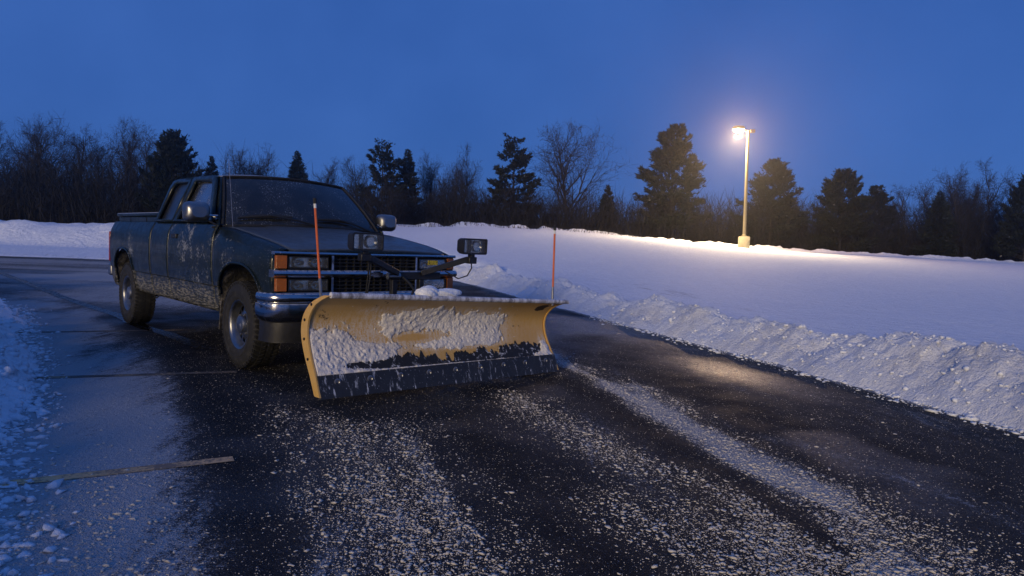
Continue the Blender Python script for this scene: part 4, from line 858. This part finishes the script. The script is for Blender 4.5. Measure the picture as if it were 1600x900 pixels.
# ================================================================== trees
def tubes(segs, n=4):
    """segs: (p0,p1,r0,r1) rows or arrays -> V,F of open n-gon tubes"""
    A, B, r0, r1 = segs if isinstance(segs, tuple) else [np.array([s[j] for s in segs]) for j in range(4)]
    T = B - A; T /= np.linalg.norm(T, axis=1)[:, None] + 1e-9; ref = np.where(np.abs(T[:, 2:3]) < .9, [[0, 0, 1.0]], [[1.0, 0, 0]])
    U = np.cross(T, ref); U /= np.linalg.norm(U, axis=1)[:, None]; W = np.cross(T, U); a = np.arange(n) * 2 * PI / n
    ring_ = np.cos(a)[None, :, None] * U[:, None] + np.sin(a)[None, :, None] * W[:, None]
    V = np.concatenate([A[:, None] + ring_ * r0[:, None, None], B[:, None] + ring_ * r1[:, None, None]], 1)
    k = len(A); i = np.arange(n); j = (i + 1) % n; f = np.stack([i, j, j + n, i + n], 1)
    return V.reshape(-1, 3), (f[None] + (np.arange(k) * 2 * n)[:, None, None]).reshape(-1, 4)
def bare_tree(seed, style):
    """unit tree of height 1: returns (trunk segs, limb segs, twig segs) as arrays A,B,r0,r1"""
    r = np.random.default_rng(seed); seg = [[], [], []]
    nst, zfirst, nl, ang, lim = dict(oak=(1, .20, 13, 42, .52), wood=(1, .28, 10, 32, .36), shrub=(5, .05, 7, 34, .55), young=(1, .18, 11, 38, .34))[style]
    nrm = lambda v: v / (np.linalg.norm(v, axis=1)[:, None] + 1e-9)
    def level(P, D, L, rad, lev):
        nseg = (7, 5, 4, 3, 1)[lev]; kids = []; rr = rad.copy(); path = [P]
        for i in range(nseg):
            D = nrm(D + r.normal(0, (.05, .12, .16, .2, .25)[lev], D.shape) + np.array([0, 0, (.03, .07, .06, .03, 0)[lev]]))
            Q = P + D * (L / nseg)[:, None]; r2 = rad * (1 - (i + 1) / nseg * (.82 if lev else .88)); seg[0 if lev == 0 else (1 if lev < 3 else 2)].append((P, Q, rr, r2)); P = Q; rr = r2; path.append(P)
            if 0 < lev < 4:
                cnt = 2 + (r.random(len(P)) < .5) if lev < 3 else (r.random(len(P)) < .75) + (r.random(len(P)) < .55)
                k = np.repeat(np.arange(len(P)), cnt.astype(int)); d = D[k]; u = nrm(np.cross(d, r.normal(0, 1, d.shape))); a = np.radians(r.normal(42, 10, len(k)))[:, None]
                kids.append((P[k], d * np.cos(a) + u * np.sin(a), L[k] * (.42, .52, .52, .5)[lev] * r.uniform(.7, 1.15, len(k)), np.maximum(r2[k] * .62, .0011)))
        if kids: level(*[np.concatenate([q[j] for q in kids]) for j in range(4)], lev + 1)
        return path
    sp = .03 if nst == 1 else .32
    D0 = nrm(np.stack([r.normal(0, sp, nst), r.normal(0, sp, nst), np.ones(nst)], 1)); B0 = np.stack([r.normal(0, .03, nst) * (nst > 1), r.normal(0, .03, nst) * (nst > 1), np.full(nst, -.02)], 1)
    path = np.array(level(B0, D0, np.full(nst, .98) if nst == 1 else r.uniform(.7, .98, nst), np.full(nst, .020 if nst == 1 else .011), 0))
    P, D, L, Rd = [], [], [], []
    for s in range(nst):
        for k in range(nl):
            f = zfirst + (.90 - zfirst) * (k + r.random() * .7) / nl; i = f * 7; i0 = int(i); P.append(path[i0, s] + (path[min(i0 + 1, 7), s] - path[i0, s]) * (i - i0))
            az = k * 2.4 + r.normal(0, .4); a = R(r.normal(ang, 7)); D.append((math.cos(az) * math.sin(a), math.sin(az) * math.sin(a), math.cos(a)))
            L.append(lim * (1.15 - .75 * f) * r.uniform(.8, 1.15) * (1.0 if nst == 1 else .7)); Rd.append(.011 * (1.15 - .8 * f) + .001)
    level(np.array(P), np.array(D), np.array(L), np.array(Rd), 1)
    out = [tuple(np.concatenate([q[j] for q in g]) for j in range(4)) for g in seg]; top = np.percentile(out[2][1][:, 2], 99.7)
    return [(a / top, b / top, c, d) for a, b, c, d in out]
def ribbons(A, B, w0, w1, r):
    T = B - A; U = np.cross(T, r.normal(0, 1, T.shape)); U /= np.linalg.norm(U, axis=1)[:, None] + 1e-9
    V = np.stack([A - U * w0[:, None], A + U * w0[:, None], B + U * w1[:, None], B - U * w1[:, None]], 1).reshape(-1, 3)
    return V, np.arange(len(V)).reshape(-1, 4)
def conifer(seed, style):
    """unit height conifer: trunk segs, needle triangles (V)"""
    r = np.random.default_rng(seed); trunk = [(np.array([0, 0, -.03]), np.array([0, 0, .5]), .016, .009), (np.array([0, 0, .5]), np.array([0, 0, .99]), .009, .0015)]
    pos = []; dirs = []; size = []
    Rm = dict(spruce=.24, pine=.30, ragged=.30, round=.34)[style]; nb = dict(spruce=210, pine=120, ragged=80, round=150)[style]; z0 = dict(spruce=.04, pine=.10, ragged=.12, round=.06)[style]
    for k in range(nb):
        f = z0 + (.985 - z0) * (k / nb) ** (.95 if style == 'spruce' else .85)
        if style == 'spruce': L = Rm * (1 - f) ** .85 * r.uniform(.75, 1.12) + .006
        elif style == 'pine': L = Rm * np.interp(f, [0, .15, .35, .7, .9, 1], [.75, 1, .95, .62, .34, .06]) * r.uniform(.6, 1.15)
        elif style == 'ragged': L = Rm * np.interp(f, [0, .2, .45, .62, .75, .86, .95, 1], [.9, 1.0, .85, .45, .75, .32, .42, .10]) * r.uniform(.55, 1.2)
        else: L = Rm * np.interp(f, [0, .3, .6, .85, 1], [1.0, 1, .8, .5, .10]) * r.uniform(.7, 1.1)
        az = r.random() * 2 * PI; el = dict(spruce=np.interp(f, [0, .6, 1], [-.30, -.02, .75]), pine=np.interp(f, [0, .5, 1], [.0, .35, 1.0]), ragged=np.interp(f, [0, .5, 1], [-.05, .22, .7]), round=np.interp(f, [0, .5, 1], [.1, .5, 1.1]))[style] + r.normal(0, .10)
        d = np.array([math.cos(az) * math.cos(el), math.sin(az) * math.cos(el), math.sin(el)]); p0 = np.array([0, 0, f]); curve = .22 if style == 'spruce' else .12
        trunk.append((p0, p0 + d * L * .8 + np.array([0, 0, curve * L * .5]), .0035 * (1.1 - f), .0008))
        nt = max(6, int(L * (190 if style == 'spruce' else 230)))
        t_ = r.uniform(.12 if style == 'spruce' else .30, 1.03, nt) ** (.8 if style == 'spruce' else .65); spread = .16 * L * (1 - .5 * t_) + .010
        side = np.array([-math.sin(az), math.cos(az), 0]); offs = r.normal(0, 1, nt) * spread; vert = r.normal(0, .35, nt) * spread
        P = p0 + d * (t_ * L)[:, None] + np.array([0, 0, 1.0]) * (curve * L * t_ ** 2 + vert)[:, None] + side * offs[:, None]
        pos.append(P); dd = d + side * (np.sign(offs) * r.uniform(.2, .9, nt))[:, None] + r.normal(0, .35, (nt, 3)) + np.array([0, 0, .15 if style == 'spruce' else .45]); dirs.append(dd / np.linalg.norm(dd, axis=1)[:, None]); size.append(r.uniform(.7, 1.25, nt) * (1.0 if f < .75 else 1.0 - 1.9 * (f - .75)))
    P = np.concatenate(pos); D = np.concatenate(dirs); S = np.concatenate(size); reps = 4; P = np.repeat(P, reps, 0); D = np.repeat(D, reps, 0) + r.normal(0, .35, (len(P), 3)); D /= np.linalg.norm(D, axis=1)[:, None]; S = np.repeat(S, reps)
    ln = (.036 if style == 'spruce' else .036) * S; W = np.cross(D, r.normal(0, 1, D.shape)); W /= np.linalg.norm(W, axis=1)[:, None]; wd = (.0062 if style != 'ragged' else .0068) * S
    V = np.stack([P - W * wd[:, None], P + W * wd[:, None], P + D * ln[:, None]], 1).reshape(-1, 3)
    return trunk, V
TM = {}
def tree_meshes(kind, var):
    if (kind, var) in TM: return TM[(kind, var)]
    if kind in ('oak', 'wood', 'shrub', 'young'):
        tr, li, tw = bare_tree(11 + var * 7 + len(kind), kind); V, F = tubes(tr, 6); a = fast_mesh('trunk', V, [F])
        V, F = tubes(li, 3); V2, F2 = ribbons(*tw, np.random.default_rng(var)); b = fast_mesh('crown', np.concatenate([V, V2]), [F, F2 + len(V)]); a.materials.append(M['bark']); b.materials.append(M['twig'])
    else:
        tr, V = conifer(31 + var * 5, kind); a = fast_mesh('trunk', *[q if i == 0 else [q] for i, q in enumerate(tubes(tr, 5))]); b = fast_mesh('crown', V, [np.arange(len(V)).reshape(-1, 3)]); a.materials.append(M['bark']); b.materials.append(M['spruce'] if kind == 'spruce' else M['pine'])
    TM[(kind, var)] = (a, b); return a, b
def tree(kind, var, x, y, ztop, wide, rot, label, name):
    g = gz(x, y); h = ztop - g; a, b = tree_meshes(kind, var)
    o = empty(name, (x, y, g - .05), (0, 0, R(rot))); o.scale = (h * wide, h * wide, h)
    link('trunk', a, None, o); link('crown', b, None, o); return tag(o, label, 'tree', 'evergreens along the field edge' if name == 'evergreen_tree' else 'bare trees along the field edge')
TREES = [
 ('wood', 0, -39.6, 52, 9.0, 1.0, 20, 'bare tree at the far left edge of the picture'),
 ('wood', 1, -38.6, 55, 9.2, 1.0, 80, 'bare tree second from the left edge of the wood'),
 ('oak', 0, -33.9, 50, 9.3, .80, 140, 'tallest bare tree of the left wood with a rounded crown'),
 ('wood', 2, -36.2, 57, 9.7, 1.0, 200, 'bare slender tree right of the tallest one in the left wood'),
 ('wood', 0, -35.3, 59, 8.4, 1.0, 260, 'lower bare tree at the right end of the left wood'),
 ('oak', 1, -27.9, 50, 9.25, .85, 30, 'broad bare tree rising left of the dark evergreen behind the truck bed'),
 ('wood', 1, -29.6, 56, 9.2, 1.0, 170, 'bare tree close behind the broad one left of the truck'),
 ('wood', 2, -26.3, 52, 8.0, 1.0, 300, 'thin bare tree beside the dark evergreen behind the truck bed'),
 ('round', 0, -23.2, 47, 7.75, .95, 0, 'dark bushy evergreen above the rear of the truck cab'),
 ('spruce', 0, -25.45, 58, 7.65, .9, 50, 'small pointed spruce just left above the cab roof'),
 ('shrub', 0, -21.5, 55, 8.3, .75, 10, 'spreading bare tree above the left of the windshield'),
 ('spruce', 1, -17.97, 57, 8.2, 1.05, 90, 'neat pointed spruce above the middle of the cab roof'),
 ('young', 0, -16.98, 62, 8.5, .8, 120, 'small bare tree right of the spruce above the cab roof'),
 ('young', 1, -14.2, 64, 8.9, 1.0, 200, 'bare tree left of the ragged pine beyond the hood'),
 ('ragged', 0, -10.4, 54, 8.6, 1.05, 40, 'ragged open pine standing left of its darker spruce neighbour'),
 ('spruce', 2, -8.8, 56, 8.6, 1.0, 10, 'narrow dark spruce against the right side of the ragged pine'),
 ('shrub', 1, -6.9, 60, 8.9, .65, 70, 'many stemmed bare tree right of the narrow spruce'),
 ('shrub', 2, -4.4, 58, 9.3, .75, 150, 'spreading bare tree left of the flat topped pine'),
 ('ragged', 1, -.2, 55, 9.45, 1.15, 0, 'flat topped pine left of the big round bare tree'),
 ('oak', 2, 4.35, 57, 11.4, 1.0, 60, 'big bare tree with a wide rounded crown near the middle'),
 ('spruce', 0, 7.27, 55, 6.3, 1.1, 33, 'short dark spruce right of the big round bare tree'),
 ('pine', 0, 11.9, 53, 10.75, 1.05, 0, 'tallest dense pine standing left of the lit street lamp'),
 ('pine', 1, 19.2, 52, 8.3, 1.25, 100, 'bushy pine just right of the street lamp pole'),
 ('round', 1, 24.0, 51, 7.5, 1.05, 20, 'round topped evergreen second right of the street lamp'),
 ('pine', 2, 28.0, 54, 6.9, 1.1, 45, 'low evergreen between the round topped one and the right bare trees'),
 ('wood', 1, 34.4, 63, 8.1, .9, 15, 'distant thin bare tree left of the low evergreen at right'),
 ('spruce', 1, 30.5, 50, 6.3, 1.3, 70, 'low dark spruce in front of the bare trees at right'),
 ('shrub', 0, 34.4, 54, 8.5, .9, 250, 'left one of the spreading bare trees near the right edge'),
 ('shrub', 2, 37.1, 54, 9.2, .9, 20, 'right one of the spreading bare trees near the right edge'),
 ('round', 0, 35.4, 48, 7.4, .85, 140, 'dark evergreen cut off by the right edge of the picture')]
for k, (kind, var, x, y, zt, wd, rot, lab) in enumerate(TREES):
    tree(kind, var, x, y, zt, wd, rot, lab, 'evergreen_tree' if kind in ('spruce', 'pine', 'ragged', 'round') else 'bare_tree')
# brushwood along the wood's edge: too dense to count
def brush(name, n, xr, yr, hfun, label, seed, wd=1.0, tw=16):
    r = np.random.default_rng(seed); A, B, w0, w1 = [], [], [], []
    x = r.uniform(*xr, n); y = r.uniform(*yr, n); g = field_h(x, y); H = hfun(x) * r.uniform(.35, 1.05, n)
    p = np.stack([x, y, g - .1], 1); d = np.stack([r.normal(0, .22, n), r.normal(0, .22, n), np.ones(n)], 1); rad = .022 * wd * r.uniform(.6, 1.4, n)
    for i in range(3):
        d = d + r.normal(0, .14, (n, 3)); d /= np.linalg.norm(d, axis=1)[:, None]; q = p + d * (H / 3)[:, None]
        A.append(p); B.append(q); w0.append(rad * (1 - i * .3)); w1.append(rad * (1 - (i + 1) * .3))
        for k in range(tw // 3):
            f = r.random((n, 1)); b = p + (q - p) * f; dd = d + r.normal(0, .65, (n, 3)); dd /= np.linalg.norm(dd, axis=1)[:, None]
            A.append(b); B.append(b + dd * (H * r.uniform(.12, .34, n))[:, None]); w0.append(rad * .5); w1.append(rad * .12)
        p = q
    A = np.concatenate(A); B = np.concatenate(B); w0 = np.concatenate(w0); w1 = np.concatenate(w1); T = B - A; U = np.cross(T, r.normal(0, 1, T.shape)); U /= np.linalg.norm(U, axis=1)[:, None] + 1e-9
    V = np.stack([A - U * w0[:, None], A + U * w0[:, None], B + U * w1[:, None], B - U * w1[:, None]], 1).reshape(-1, 3)
    return tag(link(name, fast_mesh(name, V, [np.arange(len(V)).reshape(-1, 4)]), M['brush']), label, 'brush', kind='stuff')
hb = lambda x: np.interp(x, [-60, -30, -24, -16, -10, -4, 3, 8, 14, 22, 30, 40, 60], [5.2, 5.0, 4.7, 3.4, 3.6, 3.8, 4.0, 3.6, 4.4, 4.8, 4.8, 5.0, 5.0])
brush('brushwood', 5600, (-62, -8), (45, 56), hb, 'dark tangled brushwood under the trees on the left', 5, 1.35)
brush('brushwood', 6800, (-10, 60), (50.5, 60), hb, 'dark tangled brushwood under the trees beyond the field', 6, 1.35)
brush('far_wood', 3400, (-75, 80), (70, 84), lambda x: np.interp(x, [-75, -30, -12, 0, 20, 80], [9.5, 8.6, 5.0, 5.4, 6.4, 7.0]), 'distant hazy wood of bare trees behind the field edge', 8, 1.5, 18)
brush('weeds', 1300, (-10, 8.5), (45.9, 48.2), lambda x: .42 + 0 * x, 'dry weeds and twigs poking through the snow ridge', 9, .7, 9)

# ================================================================== street lamp
lx, ly = 14.63, 44.0; lg = gz(lx, ly)
lamp = tag(empty('street_lamp', (lx, ly, lg), (0, R(-1.2), 0)), 'lit street lamp on a tall pole standing at the far edge of the snow field', 'street lamp')
LZ = 8.95 - lg
MB().lathe([(.34, -.4), (.36, .02), (.36, .66), (.33, .70), (.001, .705)], 28, 'z').build('concrete_base', M['concrete'], lamp, sm=40)
m = MB(); m.box((0, 0, .72), (.34, .34, .03)); m.build('base_plate', M['galv'], lamp, bevel=.006); MB().lathe([(.15, .735), (.15, .78), (.11, .84), (.001, .85)], 20, 'z').build('base_cover', M['galv'], lamp, sm=40)
MB().lathe([(.105, .80), (.10, 2.5), (.085, LZ)], 20, 'z').build('pole', M['galv'], lamp, sm=60)
MB().lathe([(.087, LZ), (.087, LZ + .03), (.05, LZ + .06), (.001, LZ + .065)], 20, 'z').build('pole_cap', M['head'], lamp)
arm = MB().beam((.08, 0, LZ - .02), (-.30, 0, LZ + .06), .08, .10).build('arm', M['head'], lamp, bevel=.01)
MB().box((.26, 0, LZ + .0), (.30, .22, .20)).build('control_box', M['head'], lamp, bevel=.02)
# shoebox head with a drop lens
hd = MB(); hx, hz = -.62, LZ + .16
G = np.array([[(hx + a * w_ * 1.0, b * w_, hz + z) for a, b in ((-.34, -.2), (-.30, -.24), (.30, -.24), (.34, -.2), (.34, .2), (.30, .24), (-.30, .24), (-.34, .2))] for w_, z in ((.98, -.06), (1.0, -.05), (1.0, .06), (.85, .12), (.5, .15))])
hd.add(G.reshape(-1, 3), [gridF(5, 8, wrap=True), np.arange(8)[::-1] + 32]); hd = hd.build('lamp_head', M['head'], lamp, sm=30)
G = np.array([[(hx + .33 * math.cos(t_) * math.cos(p_), .23 * math.sin(t_) * math.cos(p_), hz - .055 - .24 * math.sin(p_)) for t_ in np.arange(24) * 2 * PI / 24] for p_ in np.linspace(0, PI / 2 - .02, 8)])
MB().add(G.reshape(-1, 3), [gridF(8, 24, wrap=True)]).build('lens', M['glow'], hd, sm=60)
ld = bpy.data.lights.new('lamp_light', 'SPOT'); ld.energy = 13000; ld.color = (1.0, .80, .50); ld.shadow_soft_size = .18; ld.spot_size = R(138); ld.spot_blend = 1.0
lo = bpy.data.objects.new('lamp_light', ld); col.objects.link(lo); lo.parent = lamp; lo.location = (hx, 0, hz - .32); lo.rotation_euler = (R(-18), R(13), 0)   # aimed down and out over the lot
pd_ = bpy.data.lights.new('lamp_bulb', 'POINT'); pd_.energy = 2700; pd_.color = (1.0, .55, .24); pd_.shadow_soft_size = .07
po_ = bpy.data.objects.new('lamp_bulb', pd_); col.objects.link(po_); po_.parent = lamp; po_.location = (hx, 0, hz - .38)
# ================================================================== thin haze round the whole place, added to give the lamp a halo
t = NT('haze_air'); t.t.nodes.remove(t.b); pv = t.n('ShaderNodeVolumePrincipled'); pv.inputs['Color'].default_value = (.90, .92, .96, 1); pv.inputs['Density'].default_value = .0013; pv.inputs['Anisotropy'].default_value = .86; t.lk(pv.outputs[0], t.out.inputs['Volume'])
hz_o = MB().box((0, 55, 6.5), (190, 150, 15.4)).build('haze', t.m, None); tag(hz_o, 'thin blue haze in the air, added for the halo around the lamp', 'haze', kind='stuff')
